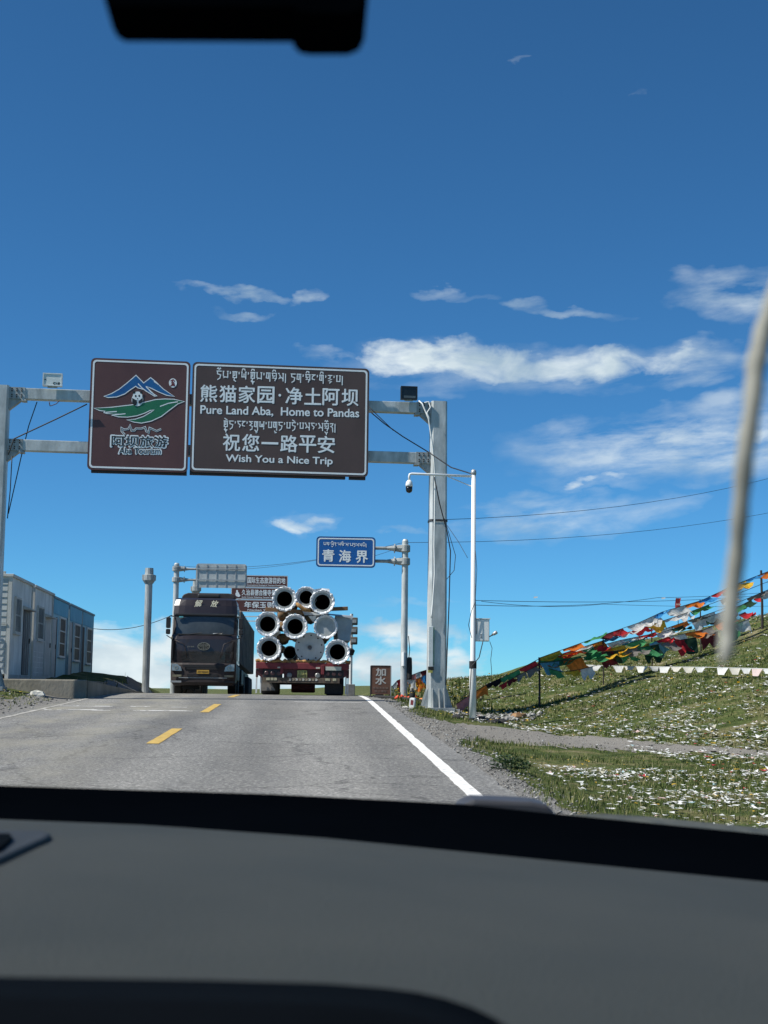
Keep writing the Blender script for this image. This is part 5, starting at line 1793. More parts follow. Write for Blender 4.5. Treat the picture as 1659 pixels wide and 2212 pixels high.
for k in range(9):
    x = tx(640) + k * .105
    MB().prism([(x, tzf(1480)), (x + .07, tzf(1480)), (x + .09, tzf(1465)), (x + .07, tzf(1450)), (x, tzf(1450)), (x + .025, tzf(1465))], -.012, -.001).build('chevron', M('chevron white', (.48, .46, .40), .5, var=.2) if k % 2 == 0 else M('chevron pale', (.30, .25, .18), .6), ub)
for (a, b_) in ((345, 395), (405, 440), (450, 485), (1120, 1180), (1220, 1265)):
    MB().b(tx(a), tx(b_), -.012, -.001, tzf(1478), tzf(1445)).build('reflector', M('amber white reflector', (.45, .42, .28), .5, var=.4, scale=30), ub)
MB().b(tx(1120), tx(1330), -.012, -.002, tzf(1340), tzf(1290)).build('reflector_strip', M('white green reflector', (.42, .48, .42), .5, col2=(.60, .58, .50), scale=60), trl)
MB().add([(tx(285), .3, tzf(1480)), (tx(285), .3, tzf(1615)), (tx(465), .3, tzf(1610)), (tx(400), .3, tzf(1490)), (tx(285), .33, tzf(1480)), (tx(285), .33, tzf(1615)), (tx(465), .33, tzf(1610)), (tx(400), .33, tzf(1490))],
         [(0, 1, 2, 3), (7, 6, 5, 4), (0, 4, 5, 1), (1, 5, 6, 2), (2, 6, 7, 3)]).build('mud_flap', M('dusty mud flap', (.20, .18, .16), .8, var=.15), trl)
MB().b(tx(1115), tx(1355), .3, .33, tzf(1650), tzf(1515)).build('mud_flap', RUBBER, trl)
for y in (1.6, 2.95, 4.3):
    for s in (-1, 1):
        wheel(trl, s * (1.5 - .42), y, .47, .55)
    MB().b(-1.0, 1.0, y - .08, y + .08, .36, .52).build('axle', TBLACK, trl)
MB().b(-.5, -.3, .3, 12.0, .5, .86).build('chassis_beam', TBLACK, trl)
MB().b(.3, .5, .3, 12.0, .5, .86).build('chassis_beam', TBLACK, trl)
MB().lathe([(.18, -.4), (.2, -.35), (.2, .35), (.18, .4)], 14, (.02, 2.3, .28), (1, 0, 0)).build('air_tank', M('red air tank', (.18, .04, .04), .6), trl)
for x, wv in ((tx(205), .05), (tx(262), .04), (tx(1385), .04), (tx(1415), .03)):
    MB().prism([(x, tzf(1650)), (x + wv, tzf(1645)), (x + wv * 1.2, tzf(1400)), (x + wv * .2, tzf(1395))], .18, .2).build('hanging_strap', WHITED, trl)
# straw matting over the deck edge
STRAW = M('straw rope matting', (.26, .13, .045), .95, col2=(.44, .26, .10), scale=18, bump=.8, bscale=30)
for k in range(6):
    m = MB()
    x_0, x_1 = -1.5 + k * .5, -1.5 + (k + 1) * .5 + .02
    pts = [(x_0 + (x_1 - x_0) * i / 6, .08 + .03 * math.sin(k * 3 + i * 1.7), 1.075 + .025 * math.sin(k * 2.1 + i * 2.3)) for i in range(7)]
    m.tube(pts, [.055 + .018 * math.sin(i * 2.7 + k) for i in range(7)], 8)
    mo = m.build('straw_mat', STRAW, trl, smooth=True)
# the load: wrapped flanged pipes, each a thing of its own
WRAP = M('crinkled white wrap', (.60, .63, .66), .22, col2=(.74, .76, .78), scale=20, bump=.9, bscale=26, spec=.7)
PIPEM = M('grey pipe steel', (.33, .35, .35), .5, col2=(.42, .44, .44), scale=4)
FLNG = M('cream pipe flange', (.38, .39, .365), .55, col2=(.48, .49, .46), scale=6)
INNER = M('dark pipe bore', (.012, .013, .015), .8)


def pipe(label, cx, cy, ro, ri, y0=-.1, length=7.5, closed=None, wrap=True, tilt=0.):
    t_ = thing('flanged_pipe', label, 'pipe', (rc.x + tx(cx), RY + y0, rz_ + tzf(cy)), tilt, 'pipes loaded on the flatbed trailer')
    ro, ri = ro * k5, ri * k5
    MB().lathe([(ri, .02), (ri * 1.04, .02), (ri * 1.06, length), (ri, length), (ri, .02)], 30, (0, 0, 0), (0, 1, 0), close=False).build('tube', PIPEM if closed is None else PIPEM, t_, smooth=True)
    MB().lathe([(ri * .985, length * .6), (ri * .985, .03)], 30, (0, 0, 0), (0, 1, 0), close=False).build('bore', INNER, t_, smooth=True)
    MB().lathe([(ri, -.005), (ro * .93, -.005), (ro * .97, .03), (ro * .97, .09), (ri, .1), (ri, -.005)], 36, (0, 0, 0), (0, 1, 0), close=False).build('flange', FLNG, t_)
    MB().lathe([(ri * .98, length * .55), (.001, length * .56)], 24, (0, 0, 0), (0, 1, 0), close=False).build('far_plug', INNER, t_)
    if closed:
        MB().lathe([(ri * 1.0, .012), (.001, .014)], 24, (0, 0, 0), (0, 1, 0), close=False).build('end_cover', closed, t_)
    if wrap:
        r_ = random.Random(int(cx * 7 + cy))
        n, mrow = 46, 7
        vs = []
        for j in range(mrow):
            a = -.9 + 3.6 * j / (mrow - 1)
            for k in range(n):
                bmp = 1 + .06 * math.sin(k * 2.1 + j) * r_.random() + .055 * (r_.random() - .5)
                rad = (ro * .95 + math.sin(a) * ro * .10) * (1 + (bmp - 1) * (.4 + j / mrow))
                yy = -.02 + (-math.cos(a)) * .06 + .05 * (j == mrow - 1) + r_.uniform(-.012, .012)
                rad2 = ro * (.80 + .22 * math.sin(PI * (j + .3) / mrow)) * bmp if j else ro * (.79 + .03 * r_.random())
                vs.append((rad2 * math.cos(2 * PI * k / n), (-.02, -.05, -.055, -.03, .03, .12, .24)[j] + r_.uniform(-.015, .015), rad2 * math.sin(2 * PI * k / n)))
        fs = [(j * n + k, j * n + (k + 1) % n, (j + 1) * n + (k + 1) % n, (j + 1) * n + k) for j in range(mrow - 1) for k in range(n)]
        MB().add(vs, fs).build('wrapping', WRAP, t_, smooth=False)
    return t_


pad = thing('straw_padding', 'brown straw wadding stuffed between the stacked pipes', 'padding', (rc.x, RY + .3, rz_))
for k, (cx, cy, rr_) in enumerate(((535, 600, .17), (531, 757, .16), (545, 925, .19), (372, 903, .11), (770, 600, .15), (905, 640, .18), (700, 470, .10), (960, 520, .11), (520, 1060, .14), (1090, 940, .1))):
    MB().tube([(tx(cx) + .03 * math.sin(k + i), .22 * i, tzf(cy) + .02 * math.cos(k * 2 + i * 1.7)) for i in range(7)], [rr_ * (.55 if i == 0 else .9 + .12 * math.sin(i * 2.3 + k)) for i in range(7)], 9).build('wad', M('brown straw wadding', (.11, .07, .04), .95, col2=(.24, .15, .07), scale=16, bump=.9, bscale=28), pad, smooth=True)
GREYC = M('translucent grey cover', (.30, .33, .33), .5, col2=(.42, .45, .45), scale=5)
pipe('wrapped pipe end, left of the three on top of the load', 565, 410, 160, 102)
pipe('wrapped pipe end set back in the middle of the top three', 850, 362, 145, 90, y0=.75)
pipe('wrapped pipe end, right of the three on top of the load', 1065, 448, 160, 102, y0=-.2)
pipe('wrapped pipe end at left of the middle row of load', 350, 745, 158, 103)
pipe('wrapped pipe with a rod inside in the centre of the middle row', 712, 772, 162, 103, y0=-.15)
pipe('pipe with pale closed end at right of the middle row', 1115, 770, 155, 100, closed=GREYC)
pipe('wrapped pipe end in the bottom left corner of load', 375, 1062, 160, 103)
pipe('wrapped pipe end in the bottom right corner of load', 1275, 1098, 160, 103, y0=-.2)
pipe('unwrapped dark pipe recessed beside the bolted disc', 645, 1105, 95, 80, y0=.8, wrap=False)
# rod inside the centre pipe
# bolted disc (drum end)
dt = thing('drum', 'large grey drum with bolt holes and central hub low on the load', 'drum', (rc.x + tx(910), RY + .15, rz_ + tzf(1040)), 0)
DISC = M('pale drum plate', (.40, .42, .42), .5, col2=(.48, .50, .50), scale=5)
MB().lathe([(.001, 0), (.48, 0), (.485, .02), (.485, 3.4), (.001, 3.4)], 40, (0, 0, 0), (0, 1, 0), close=False).build('shell', DISC, dt)
hb = MB().lathe([(.11, 0), (.11, -.05), (.085, -.055), (.085, -.0)], 22, (0, 0, 0), (0, 1, 0), close=False).build('hub', DISC, dt)
MB().lathe([(.06, 0), (.06, -.03)], 14, (0, 0, 0), (0, 1, 0)).build('hub_core', M('hub core', (.10, .08, .08), .6), hb)
for k in range(10):
    a = 2 * PI * (k + .35) / 10
    MB().lathe([(.026, -.004), (.026, -.001)], 8, (.39 * math.cos(a), 0, .39 * math.sin(a)), (0, 1, 0)).build('bolt_hole', INNER, dt)
# silver sheeted crate behind the right-hand pipes
SIL = M('silver sheeting', (.36, .39, .41), .38, .1, col2=(.47, .50, .52), scale=2.2, bump=.35, bscale=5)
cr_t = thing('sheeted_crate', 'tall crate under silver sheeting behind the right pipes', 'crate', (rc.x, RY + .5, rz_))
MB().hexa([(tx(1282), 0, tzf(945)), (tx(1450), 0, tzf(945)), (tx(1440), 6.5, tzf(945)), (tx(1282), 6.5, tzf(945))], [(tx(1240), .0, tzf(600)), (tx(1482), .1, tzf(612)), (tx(1470), 6.5, tzf(605)), (tx(1240), 6.5, tzf(595))]).build('box', SIL, cr_t, bevel=.03)
MB().add([(tx(805), -.45, tzf(565)), (tx(830), -.5, tzf(618)), (tx(1180), -.3, tzf(610)), (tx(1480), -.02, tzf(640)), (tx(1485), .05, tzf(605)), (tx(1180), .05, tzf(583)), (tx(860), .05, tzf(560))], [(0, 1, 2, 6), (6, 2, 5), (2, 3, 4, 5)]).build('sheet_flap', SIL, cr_t)
MB().add([(tx(880), -.4, tzf(625)), (tx(990), -.35, tzf(620)), (tx(960), -.3, tzf(720))], [(0, 2, 1)]).build('sheet_fold', M('pale sheet fold', (.55, .58, .58), .4), cr_t)
TIMB = M('brown timber', (.13, .07, .035), .85, col2=(.21, .12, .06), scale=5, stretch=(1, 4, 4))
for (lab, x_0, x_1, y_, cy) in (('timber baulk under the right top pipe sticking out sideways', 1180, 1405, -.1, 552), ('timber baulk laid across under the left top pipe', 310, 800, -.02, 572), ('second timber baulk laid across under the middle row', 470, 900, .3, 930)):
    o = MB().b(tx(x_0), tx(x_1), 0, .14, -.06, .06).build('timber_baulk', TIMB, None, bevel=.015)
    o.location = (rc.x, RY + y_, rz_ + tzf(cy))
    o.rotation_euler.y = R(-3 if cy == 552 else 3)
    tag(o, lab, 'timber', 'timbers between the pipes')
o = MB().tube([(tx(720), -.12, tzf(465)), (tx(770), -.14, tzf(505)), (tx(830), -.1, tzf(550)), (tx(910), -.08, tzf(560))], [.05, .065, .06, .05], 8).build('straw_rope', STRAW, None, smooth=True)
o.location = (rc.x, RY, rz_)
tag(o, 'orange-brown straw rope wedged between the top pipes', 'rope')
o = MB().add([(tx(950), .3, tzf(250)), (tx(1160), .25, tzf(240)), (tx(1170), .3, tzf(310)), (tx(960), .35, tzf(330)), (tx(1060), .5, tzf(225)), (tx(940), 2.5, tzf(250)), (tx(1170), 2.5, tzf(250))], [(0, 4, 1, 2, 3), (0, 5, 6, 1, 4)]).build('wrap_sheet', WRAP, None)
o.location = (rc.x, RY + .6, rz_)
tag(o, 'loose white plastic wrap bunched behind the top pipes', 'plastic wrap')
# ------------------------------------------------------------------ prayer flags
FC = {'b': (.05, .28, .62), 'w': (.74, .74, .72), 'r': (.58, .04, .05), 'g': (.08, .32, .13), 'y': (.80, .48, .05), 'o': (.78, .22, .04), 'd': (.03, .07, .045), 'm': (.16, .03, .035), 'n': (.26, .24, .22), 'p': (.68, .26, .24), 'c': (.15, .42, .55), 'k': (.018, .018, .02)}
FM = {k: M('flag cloth ' + k, c, .9, var=.16, scale=9, trans=.5, spec=.1, lo=.42, hi=.58) for k, c in FC.items()}
CORD = M('dark cord', (.03, .028, .025), .9)


def flag_string(label, pts, colours, w=(.3, .45), d=(.22, .36), seed=1, gap=.03, blow=(.2, 1.1), start=.0, cat='prayer flags', cordr=.009, name='prayer_flag_string', skip=.0):
    r_ = random.Random(seed)
    W = [P(*p) if not isinstance(p, Vector) else p for p in pts]
    base = W[0]
    t = thing(name, label, cat, base, 0, 'prayer flag strings')
    MB().tube([p - base for p in W], cordr, 5).build('cord', CORD, t, smooth=True)
    lens = [0]
    for i in range(len(W) - 1):
        lens.append(lens[-1] + (W[i + 1] - W[i]).length)

    def at(s_):
        for i in range(len(W) - 1):
            if s_ <= lens[i + 1] or i == len(W) - 2:
                return W[i].lerp(W[i + 1], (s_ - lens[i]) / (lens[i + 1] - lens[i]))
    s_ = start
    k = 0
    while s_ < lens[-1] - .15:
        fw, fd = r_.uniform(*w), r_.uniform(*d)
        if r_.random() < skip:
            s_ += fw * .7
            k += 1
            continue
        col = colours[k % len(colours)]
        ph = r_.uniform(*blow)
        wd = Vector((r_.uniform(.5, 1), r_.uniform(-.7, .1), r_.uniform(-.15, .25))).normalized()
        p1, p2, p3 = r_.uniform(0, 6), r_.uniform(0, 6), r_.uniform(.5, 1.4)
        pinch = r_.uniform(.75, 1.08)
        NU, NV = 7, 6
        vs = []
        for j in range(NV):
            v = j / (NV - 1)
            for i in range(NU):
                u = i / (NU - 1)
                uu = .5 + (u - .5) * (1 + (pinch - 1) * v)
                q = at(min(lens[-1], s_ + fw * uu))
                fall = Vector((0, 0, -1)) * math.cos(ph * v ** .6) + wd * math.sin(ph * v ** .6)
                q = q + fall * fd * v * (1 + .18 * math.sin(u * 7 * p3 + p2))
                q = q + Vector((.25, 1, .3)) * (.075 * v * math.sin(u * 6 * p3 + p1 + v * 3)) + Vector((.03, 0, .05)) * math.sin(u * 9 + p2 + v * 4) * v
                vs.append(q - base)
        MB().add(vs, [(j * NU + i, (j + 1) * NU + i, (j + 1) * NU + i + 1, j * NU + i + 1) for j in range(NV - 1) for i in range(NU - 1)]).build('flag', FM[col], t, smooth=True)
        s_ += fw + gap * r_.uniform(-1, 2)
        k += 1
    return t


def flag_post(label, u, v0, v1, Y=None, r=.03):
    b_ = G(u, v1) if Y is None else P(u, v1, Y)
    zg = float(gz(b_.x, b_.y))
    top = P(u, v0, b_.y)
    t = thing('flag_post', label, 'post', (b_.x, b_.y, zg - .15), 0, 'posts holding the prayer flags')
    MB().tube([(0, 0, 0), (.01, 0, (top.z - zg) * .5), (0, 0, top.z - zg + .15)], [r * 1.15, r, r * .9], 9).build('shaft', M('dark post', (.028, .024, .022), .8, var=.3), t)
    MB().tube([(0, 0, top.z - zg - .08), (0, 0, top.z - zg + .0)], r * 1.5, 8).build('cord_lashing', CORD, t)
    return b_


pb = flag_post('dark post where the flag strings rise from the ditch', 1165, 1420, 1531)
YQ = pb.y
flag_string('sparse flag string rising from the ground anchor to the first post', [(985, 1521, YQ - .6), (1050, 1479, YQ - .3), (1110, 1452, YQ - .1), (1163, 1424, YQ)], 'pokgrmr', (.4, .62), (.14, .3), 3, .0, (.3, 1.2))
flag_string('short faded flag string just below it, left of the first post', [(1078, 1482, YQ - .4), (1120, 1458, YQ - .2), (1166, 1436, YQ)], 'rmnnc', (.22, .4), (.12, .22), 4, .02, (.3, .9))
flag_string('topmost bright flag string climbing to the right against the sky', [(1163, 1422, YQ), (1230, 1398, YQ + .8), (1300, 1373, YQ + 1.8), (1380, 1345, YQ + 2.8), (1430, 1322, YQ + 3.8), (1515, 1297, YQ + 4.8), (1590, 1262, YQ + 5.8), (1720, 1210, YQ + 7)],
            'yogmrwwbwobrwybonbrwwcrmw', (.6, 1.1), (.2, .36), 5, -.2, (.9, 1.75))
flag_string('second flag string running just under the topmost one', [(1165, 1428, YQ + .1), (1270, 1402, YQ + 1.2), (1340, 1383, YQ + 2.2), (1400, 1371, YQ + 3.2), (1480, 1343, YQ + 4.2), (1560, 1316, YQ + 5.2), (1720, 1248, YQ + 7)],
            'gogrwcwrwonwrcwnwrogbwmrc', (.6, 1.0), (.2, .36), 6, -.15, (.8, 1.7), skip=.15)
flag_string('flag string of orange and green cloth spreading from the first post', [(1166, 1432, YQ - .1), (1230, 1426, YQ + .5), (1310, 1409, YQ + 1.4), (1380, 1398, YQ + 2.3), (1440, 1377, YQ + 3.2), (1520, 1360, YQ + 4), (1610, 1322, YQ + 5)],
            'cogygycrwonogrwndmrowbgr', (.6, 1.0), (.28, .46), 7, -.2, (.5, 1.5))
flag_string('low dark green flag string hanging near the grass', [(1265, 1412, YQ + .9), (1330, 1406, YQ + 1.5), (1400, 1396, YQ + 2.2), (1460, 1384, YQ + 3), (1530, 1372, YQ + 3.8), (1620, 1336, YQ + 4.8)], 'gmdngdnrdmgwdnbr', (.5, .9), (.32, .5), 8, -.18, (.2, 1.1))
flag_string('farthest dark flag string behind the hanging cord', [(1500, 1352, YQ + 6), (1580, 1318, YQ + 6.6), (1650, 1282, YQ + 7), (1740, 1250, YQ + 7.5)], 'dkmgdrk', (.45, .75), (.25, .45), 9, -.1, (.6, 1.4))
flag_string('yellow and white streamer trailing from the first post over the grass', [(1185, 1444, YQ - .1), (1215, 1452, YQ + .1), (1250, 1447, YQ + .4), (1290, 1437, YQ + .8)], 'gyw', (.36, .5), (.22, .32), 10, .06, (.4, 1.2))
flag_string('white and red flag string woven just under the sky line of flags', [(1172, 1426, YQ + .2), (1240, 1404, YQ + 1), (1320, 1378, YQ + 2), (1400, 1352, YQ + 3), (1500, 1318, YQ + 4.4), (1600, 1280, YQ + 5.6), (1720, 1232, YQ + 6.8)],
            'wrwobwrywwgrwobw', (.6, 1.0), (.18, .32), 25, -.05, (.6, 1.7), skip=.2)
flag_string('orange and white flag string sagging across the middle of slope flags', [(1168, 1436, YQ), (1250, 1418, YQ + 1), (1340, 1396, YQ + 2), (1430, 1366, YQ + 3), (1510, 1340, YQ + 4.2), (1610, 1304, YQ + 5.4)],
            'ogwoygrwdowgwr', (.6, 1.0), (.24, .4), 26, -.1, (.4, 1.5), skip=.15)
flag_post('thin dark post under the red banner among the flags', 1513, 1296, 1352, YQ + 4.8, .022)
flag_post('tall dark post at right edge holding the upper flag ends', 1647, 1232, 1372, YQ + 6.4, .04)
flag_post('short dark post in the middle of the flag strings', 1303, 1373, 1432, YQ + 1.7, .018)
flag_post('short dark post right of the middle flag strings', 1408, 1345, 1420, YQ + 3.2, .018)
# red banner
b_ = P(1465, 1335, YQ + 5.5)
bn = thing('red_banner', 'narrow red upright banner standing on skyline behind the flags', 'banner', b_)
hh = P(1465, 1292, YQ + 5.5).z - b_.z
MB().tube([(0, .01, -.7), (0, .01, hh)], .012, 6).build('staff', CORD, bn)
vs = []
for j in range(8):
    for i in range(4):
        vs.append((-.085 + .057 * i + .02 * math.sin(j), -.012 + .03 * math.sin(j * .9 + i), hh * j / 7))
MB().add(vs, [(j * 4 + i, j * 4 + i + 1, j * 4 + 5 + i, j * 4 + 4 + i) for j in range(7) for i in range(3)]).build('cloth', M('red banner cloth', (.75, .07, .06), .8, var=.15, trans=.35), bn, smooth=True)
for j in (1, 4):
    MB().b(-.07, .08, -.05, -.046, hh * (.12 + .13 * j), hh * (.2 + .13 * j)).build('pale_mark', M('banner marks', (.75, .45, .35), .8), bn)
# pale pennant string
pw = []
for px, py in ((1245, 1435), (1300, 1438), (1400, 1440), (1500, 1441), (1600, 1443), (1700, 1446)):
    g = G(px, py + 22)
    pw.append(P(px, py, g.y - .2))
pe = thing('pennant_string', 'string of pale triangular pennants stretched low over the grass', 'pennants', pw[0], 0, 'prayer flag strings')
MB().tube([p - pw[0] for p in pw], .006, 5).build('cord', WHITECABLE, pe, smooth=True)
r_ = random.Random(5)
PN = [M('white pennant', (.72, .72, .70), .8, var=.06, trans=.2), M('cream pennant', (.70, .66, .58), .8, var=.06, trans=.2), M('pink pennant', (.70, .56, .53), .8, var=.06, trans=.2)]
for i in range(len(pw) - 1):
    n = 1 if i == 0 else 4
    for k in range(n):
        if r_.random() < .12:
            continue
        a = pw[i].lerp(pw[i + 1], (k + .01) / n) - pw[0]
        b_ = pw[i].lerp(pw[i + 1], (k + .99) / n) - pw[0]
        m_ = (a + b_) / 2
        hgt = r_.uniform(.10, .19)
        dx = r_.uniform(-.05, .05)
        wv = r_.uniform(-.06, .06)
        fl_ = r_.uniform(.35, .62)
        c1 = a.lerp(b_, .5 - fl_ / 2) + Vector((dx, wv, -hgt))
        c2 = a.lerp(b_, .5 + fl_ / 2) + Vector((dx, -wv, -hgt * 1.02))
        e1 = a.lerp(c1, .5) + Vector((.01, .03, 0))
        e2 = b_.lerp(c2, .5) + Vector((-.01, -.02, 0))
        MB().add([a, b_, e2, c2, c1, e1, m_ + Vector((0, .02, -hgt * .45))], [(0, 5, 6), (5, 4, 6), (4, 3, 6), (3, 2, 6), (2, 1, 6), (1, 0, 6)]).build('pennant', PN[r_.randrange(3) if r_.random() < .6 else 0], pe, smooth=True)
# cluster behind the gantry foot
flag_string('low cluster of flags between border sign post and gantry column', [(846, 1484, 45.5), (858, 1470, 45.6), (880, 1462, 45.8), (905, 1452, 46), (925, 1446, 46.2)], 'wrowpwmwow', (.16, .28), (.28, .5), 15, -.05, (0, .5))
flag_string('second flag cluster lying lower behind the gantry column', [(846, 1492, 45.0), (870, 1482, 45.1), (895, 1474, 45.2), (922, 1466, 45.4)], 'wmwyowrwgn', (.16, .3), (.2, .4), 16, -.05, (0, .6))
flag_string('third bright flag cluster hugging the gantry column', [(885, 1470, 44.6), (905, 1465, 44.7), (930, 1452, 44.8)], 'wobrowp', (.14, .26), (.2, .42), 17, -.05, (0, .6))
# paper slips caught by the wind
for i, (px, py) in enumerate(((1157, 1291), (1433, 1293))):
    q = P(px, py, 42)
    o = MB().add([(-.06, 0, -.02), (.06, .02, 0), (.07, .03, .04), (-.05, .01, .03)], [(0, 1, 2, 3)]).build('flying_paper', WHITE, None)
    o.location = q
    tag(o, ('white paper slip flying in the sky nearer the camera pole', 'white paper slip flying beside the red banner')[i], 'paper')

# dark leafy weed by the road
q = G(1102, 1668)
wd_ = thing('leafy_weed', 'dark green leafy weed clump growing near the asphalt edge', 'plant', q)
r_ = random.Random(9)
vs, fs = [], []
for k in range(420):
    a, rr = r_.uniform(0, 2 * PI), r_.uniform(0, 1) ** .6 * .24
    z = r_.uniform(.02, .2) * (1 - (rr / .3) ** 2) + .02
    c = Vector((rr * math.cos(a), rr * math.sin(a), z))
    l, w_ = r_.uniform(.03, .06), r_.uniform(.01, .02)
    d1 = Vector((math.cos(a + r_.uniform(-.8, .8)), math.sin(a + r_.uniform(-.8, .8)), r_.uniform(-.1, .9))).normalized()
    d2 = d1.cross(Vector((r_.random() - .5, r_.random() - .5, 1))).normalized()
    i = len(vs)
    vs += [c, c + d1 * l * .5 + d2 * w_, c + d1 * l, c + d1 * l * .5 - d2 * w_]
    fs.append((i, i + 1, i + 2, i + 3))
MB().add(vs, fs).build('foliage', M('dark weed leaves', (.025, .055, .018), .7, var=.5, scale=20, trans=.2), wd_)['kind'] = 'stuff'
MB().tube([(0, 0, -.02), (.01, 0, .1), (.03, .02, .18)], [.012, .01, .006], 6).build('stem', M('weed stem', (.05, .07, .03), .8), wd_)

# ------------------------------------------------------------------ the car the photograph is taken from
car = thing('car', 'car with grey dashboard top and black windscreen border, seen from its seat', 'car', (0, 0, 0))
DASH = M('grey dashboard vinyl', (.038, .043, .041), .7, col2=(.047, .051, .047), scale=4, bump=.25, bscale=420, spec=.22)
DASHB = M('black dashboard trim', (.0025, .0035, .005), .9, var=.2, spec=.02)
FRIT = M('black windscreen border', (.0010, .0016, .0026), 1.0, var=.1, spec=.0)
YF = 1.25
vt = lambda px: float(np.interp(px, [-3000, -600, 0, 330, 700, 1100, 1659, 2400, 3600], [1600, 1752, 1770, 1783, 1810, 1850, 1905, 1985, 2110]))
vb = lambda px: float(np.interp(px, [-3000, -600, 0, 600, 1000, 1200, 1659, 2400, 3600], [1540, 1682, 1697, 1716, 1737, 1758, 1803, 1880, 2000]))
PXS = list(range(-2200, 3401, 100))
far_ = [P(px, vt(px), YF) for px in PXS]
vs, fs = [], []
YR = [1.25, 1.22, 1.15, 1.0, .85, .7, .6, .5, .42, .38]
for j, y in enumerate(YR):
    for p in far_:
        crown = .008 * math.sin(PI * min(1, (1.25 - y) / .9)) - (0.02 if j == len(YR) - 1 else 0)
        vs.append((p.x, y, p.z + crown))
n = len(PXS)
fs = [(j * n + i, (j + 1) * n + i, (j + 1) * n + i + 1, j * n + i + 1) for j in range(len(YR) - 1) for i in range(n - 1)]
MB().add(vs, fs).build('dashboard_top', DASH, car, smooth=True)
zd = lambda x: float(np.interp(x, [p.x for p in far_], [p.z for p in far_]))
MB().add([(p.x, .38, p.z - .02) for p in far_] + [(p.x, .45, p.z - .35) for p in far_], [(i, n + i, n + i + 1, i + 1) for i in range(n - 1)]).build('dashboard_face', DASHB, car)
MB().add([(p.x, p.y + .001, p.z - .002) for p in far_] + [P(px, vb(px), 1.42) for px in PXS] + [P(px, vb(px), 1.42) + Vector((0, .05, -.1)) for px in PXS],
         [(i, i + 1, n + i + 1, n + i) for i in range(n - 1)] + [(n + i, n + i + 1, 2 * n + i + 1, 2 * n + i) for i in range(n - 1)]).build('windscreen_border', FRIT, car, smooth=True)


def on_dash(px, py, up=0.):
    d = ray(px, py)
    y = .3
    while y < 1.25:
        q = EYE + d * (y / d.y)
        if q.z <= zd(q.x) + .008 * math.sin(PI * min(1, (1.25 - y) / .9)) + up:
            return q
        y += .002
    return q


edge = [(-900, 2088), (-300, 2100), (0, 2110), (450, 2117), (700, 2124), (830, 2134), (900, 2143), (960, 2156), (1020, 2176), (1070, 2200), (1110, 2228), (1140, 2260)]
ep = [on_dash(px, py, .006) for px, py in edge]
k = len(ep)
up_ = [(p.x, p.y, p.z) for p in ep] + [(p.x + .0015 * max(0, i - 4), p.y, p.z - .03) for i, p in enumerate(ep)] + [(p.x - .003 * max(0, i - 4), min(p.y - .06, .52), p.z + .004) for i, p in enumerate(ep)] + [(p.x - .003 * max(0, i - 4), .36, p.z - .02) for i, p in enumerate(ep)]
MB().add(up_, [(i, k + i, k + i + 1, i + 1) for i in range(k - 1)] + [(i, i + 1, 2 * k + i + 1, 2 * k + i) for i in range(k - 1)] + [(2 * k + i, 2 * k + i + 1, 3 * k + i + 1, 3 * k + i) for i in range(k - 1)]).build('screen_housing', DASHB, car, smooth=True)
# speaker plate at the left edge
sp_ = [on_dash(px, py, .004) for px, py in ((-160, 1792), (96, 1794), (110, 1800), (100, 1808), (0, 1852), (-160, 1915))]
MB().add([(p.x, p.y, p.z) for p in sp_] + [(p.x, p.y, p.z - .01) for p in sp_], [tuple(range(6))] + [(i, i + 6, (i + 1) % 6 + 6, (i + 1) % 6) for i in range(6)]).build('speaker_plate', M('speaker plate', (.035, .038, .04), .6, spec=.2), car, bevel=.002)
sp_ = [on_dash(px, py, .006) for px, py in ((-160, 1800), (20, 1800), (26, 1808), (0, 1830), (-160, 1880))]
MB().add([(p.x, p.y, p.z) for p in sp_] + [(p.x, p.y, p.z - .004) for p in sp_], [tuple(range(5))] + [(i, i + 5, (i + 1) % 5 + 5, (i + 1) % 5) for i in range(5)]).build('speaker_grille', DASHB, car)
# bonnet and cowl beyond the glass
CARP = M('car paint with grass reflection', (.05, .052, .038), .6, col2=(.09, .09, .065), scale=30)  # green reflection of the grass painted into the bonnet colour
vh = lambda px: float(np.interp(px, [-2200, 0, 900, 1180, 1230, 1400, 1659, 2400, 3400], [1640, 1732, 1752, 1766, 1753, 1764, 1790, 1862, 1960]))
hp = [P(px, vh(px), 1.8) for px in PXS]
MB().add([(p.x, 1.5, p.z - .04) for p in hp] + [tuple(p) for p in hp] + [(p.x, 2.3, p.z - .09) for p in hp] + [(p.x, 2.45, p.z - .4) for p in hp], [(j * n + i, j * n + i + 1, (j + 1) * n + i + 1, (j + 1) * n + i) for j in range(3) for i in range(n - 1)]).build('bonnet', CARP, car, smooth=True)
wv = [P(px, py, 1.56) for px, py in ((985, 1760), (1000, 1738), (1025, 1728), (1150, 1733), (1185, 1740), (1205, 1764))]
k = len(wv)
MB().add([tuple(p) for p in wv] + [(p.x, p.y + .05, p.z + .002) for p in wv], [(i, i + 1, k + i + 1, k + i) for i in range(k - 1)] + [tuple(range(k - 1, -1, -1))]).build('wiper_pivot_cover', M('grey wiper cover', (.05, .05, .055), .5), car, smooth=False, bevel=.004)
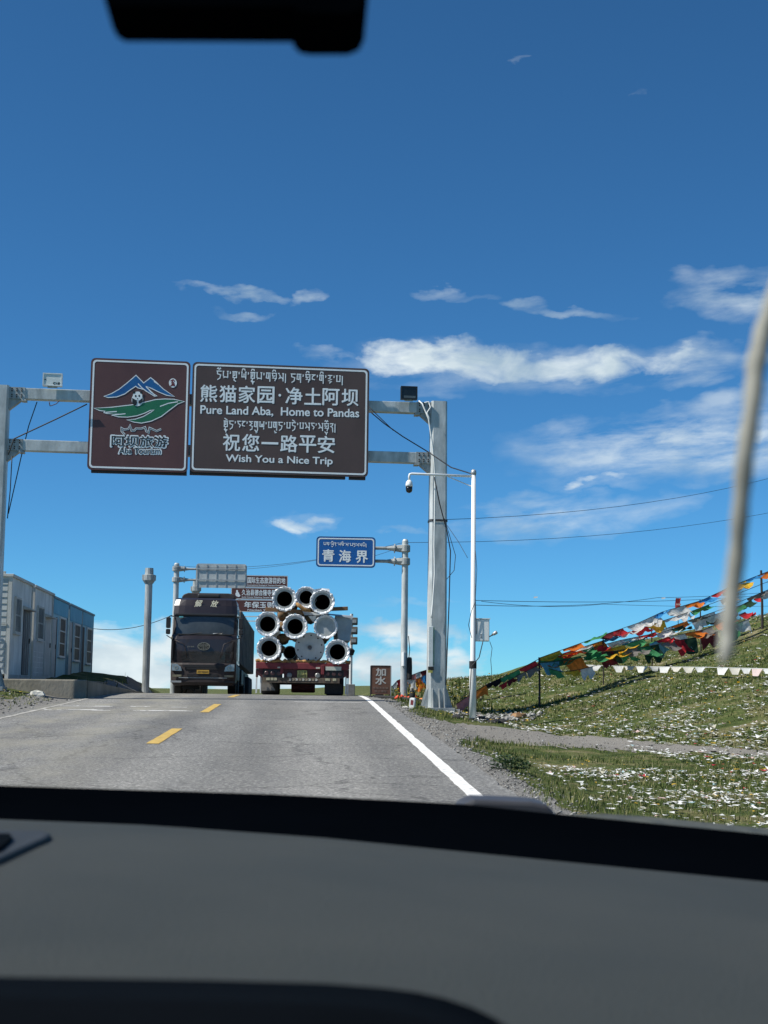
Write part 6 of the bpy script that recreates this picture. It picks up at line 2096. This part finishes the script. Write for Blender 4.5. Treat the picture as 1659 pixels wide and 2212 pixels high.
# roof, pillars, windscreen glass
MB().b(-1.22, .72, -1.3, .27, 1.83, 1.89).build('roof', M('grey headlining', (.2, .2, .19), .9), car, bevel=.02)
for s, x in ((-1, -1.18), (1, .68)):
    MB().tube([(x, 1.45, zd(max(-.9, min(.9, x)))), (x - s * .03, .8, 1.6), (x - s * .06, .26, 1.84)], .045, 8).build('windscreen_pillar', DASHB, car, smooth=True)
gm_ = bpy.data.materials.new('clear windscreen glass')
gm_.use_nodes = True
gm_.node_tree.nodes.clear()
a_ = gm_.node_tree.nodes.new('ShaderNodeBsdfTransparent')
a_.inputs[0].default_value = (.97, .975, .97, 1)
b2 = gm_.node_tree.nodes.new('ShaderNodeOutputMaterial')
gm_.node_tree.links.new(a_.outputs[0], b2.inputs[0])
lo_ = [P(px, vb(px) + 4, 1.425) for px in PXS if -1900 < px < 2500]
k = len(lo_)
MB().add([tuple(p) for p in lo_] + [(p.x * .95, .28, 1.825) for p in lo_], [(i, i + 1, k + i + 1, k + i) for i in range(k - 1)]).build('windscreen', gm_, car, smooth=True)

# dash camera hanging under the glass
dc = thing('dash_camera', 'black dash camera box hanging at top of the windscreen', 'dash camera', P(510, 0, .5))
o_ = P(510, 0, .5)
loc_ = lambda px, py: ((P(px, py, .5) - o_).x, (P(px, py, .5) - o_).z)
pts = [(228, -200), (234, 0), (244, 62), (254, 80), (270, 90), (632, 92), (632, -200)]
MB().prism([loc_(*p) for p in pts][::1], -.028, 0).build('body', FRIT, dc)
pts = [(626, -160), (627, 60), (634, 98), (648, 112), (668, 116), (752, 116), (776, 106), (787, 84), (793, 20), (790, -160)]
lm_ = MB().prism([loc_(*p) for p in pts], -.032, .0012).build('lens_module', FRIT, dc)
MB().prism([loc_(*p) for p in ((680, -20), (680, 44), (706, 48), (706, -20))], -.0335, -.0322).build('sensor_window', M('sensor window', (.03, .04, .04), .3), dc)
MB().b(-.02, .02, -.022, -.004, .03, .10).build('mount', FRIT, dc)

# pale cord dangling in front of the glass
cpts = [(1700, 560), (1672, 640), (1650, 720), (1632, 790), (1622, 880), (1612, 980), (1600, 1090), (1590, 1190), (1584, 1280), (1573, 1360), (1566, 1410), (1562, 1432)]
YC = .40
cw = [P(px + 3 * math.sin(i * 2.1), py, YC + .004 * math.sin(i)) for i, (px, py) in enumerate(cpts)]
fine, rad = [], []
rr = [20, 21, 22, 23, 20, 21, 20, 20, 22, 21, 16, 5]
for i in range(len(cw) - 1):
    for q in range(8):
        fine.append(cw[i].lerp(cw[i + 1], q / 8))
        rad.append((rr[i] + (rr[i + 1] - rr[i]) * q / 8) / F * YC * (1 + .05 * math.sin((i * 8 + q) * .9)))
fine.append(cw[-1])
rad.append(rr[-1] / F * YC)
base = fine[0]
hc = thing('hanging_cord', 'pale grey twisted cord dangling inside the windscreen at right', 'cord', base)
CORDM = M('grey cord fibre', (.20, .20, .18), .95, col2=(.30, .30, .27), scale=90)
MB().tube([p - base for p in fine], rad, 10).build('strand', CORDM, hc, smooth=True)
MB().tube([(0, 0, 0), P(1720, 300, YC) - base, (.03, -.12, 1.83 - base.z)], .003, 6).build('hanging_thread', CORDM, hc, smooth=True)
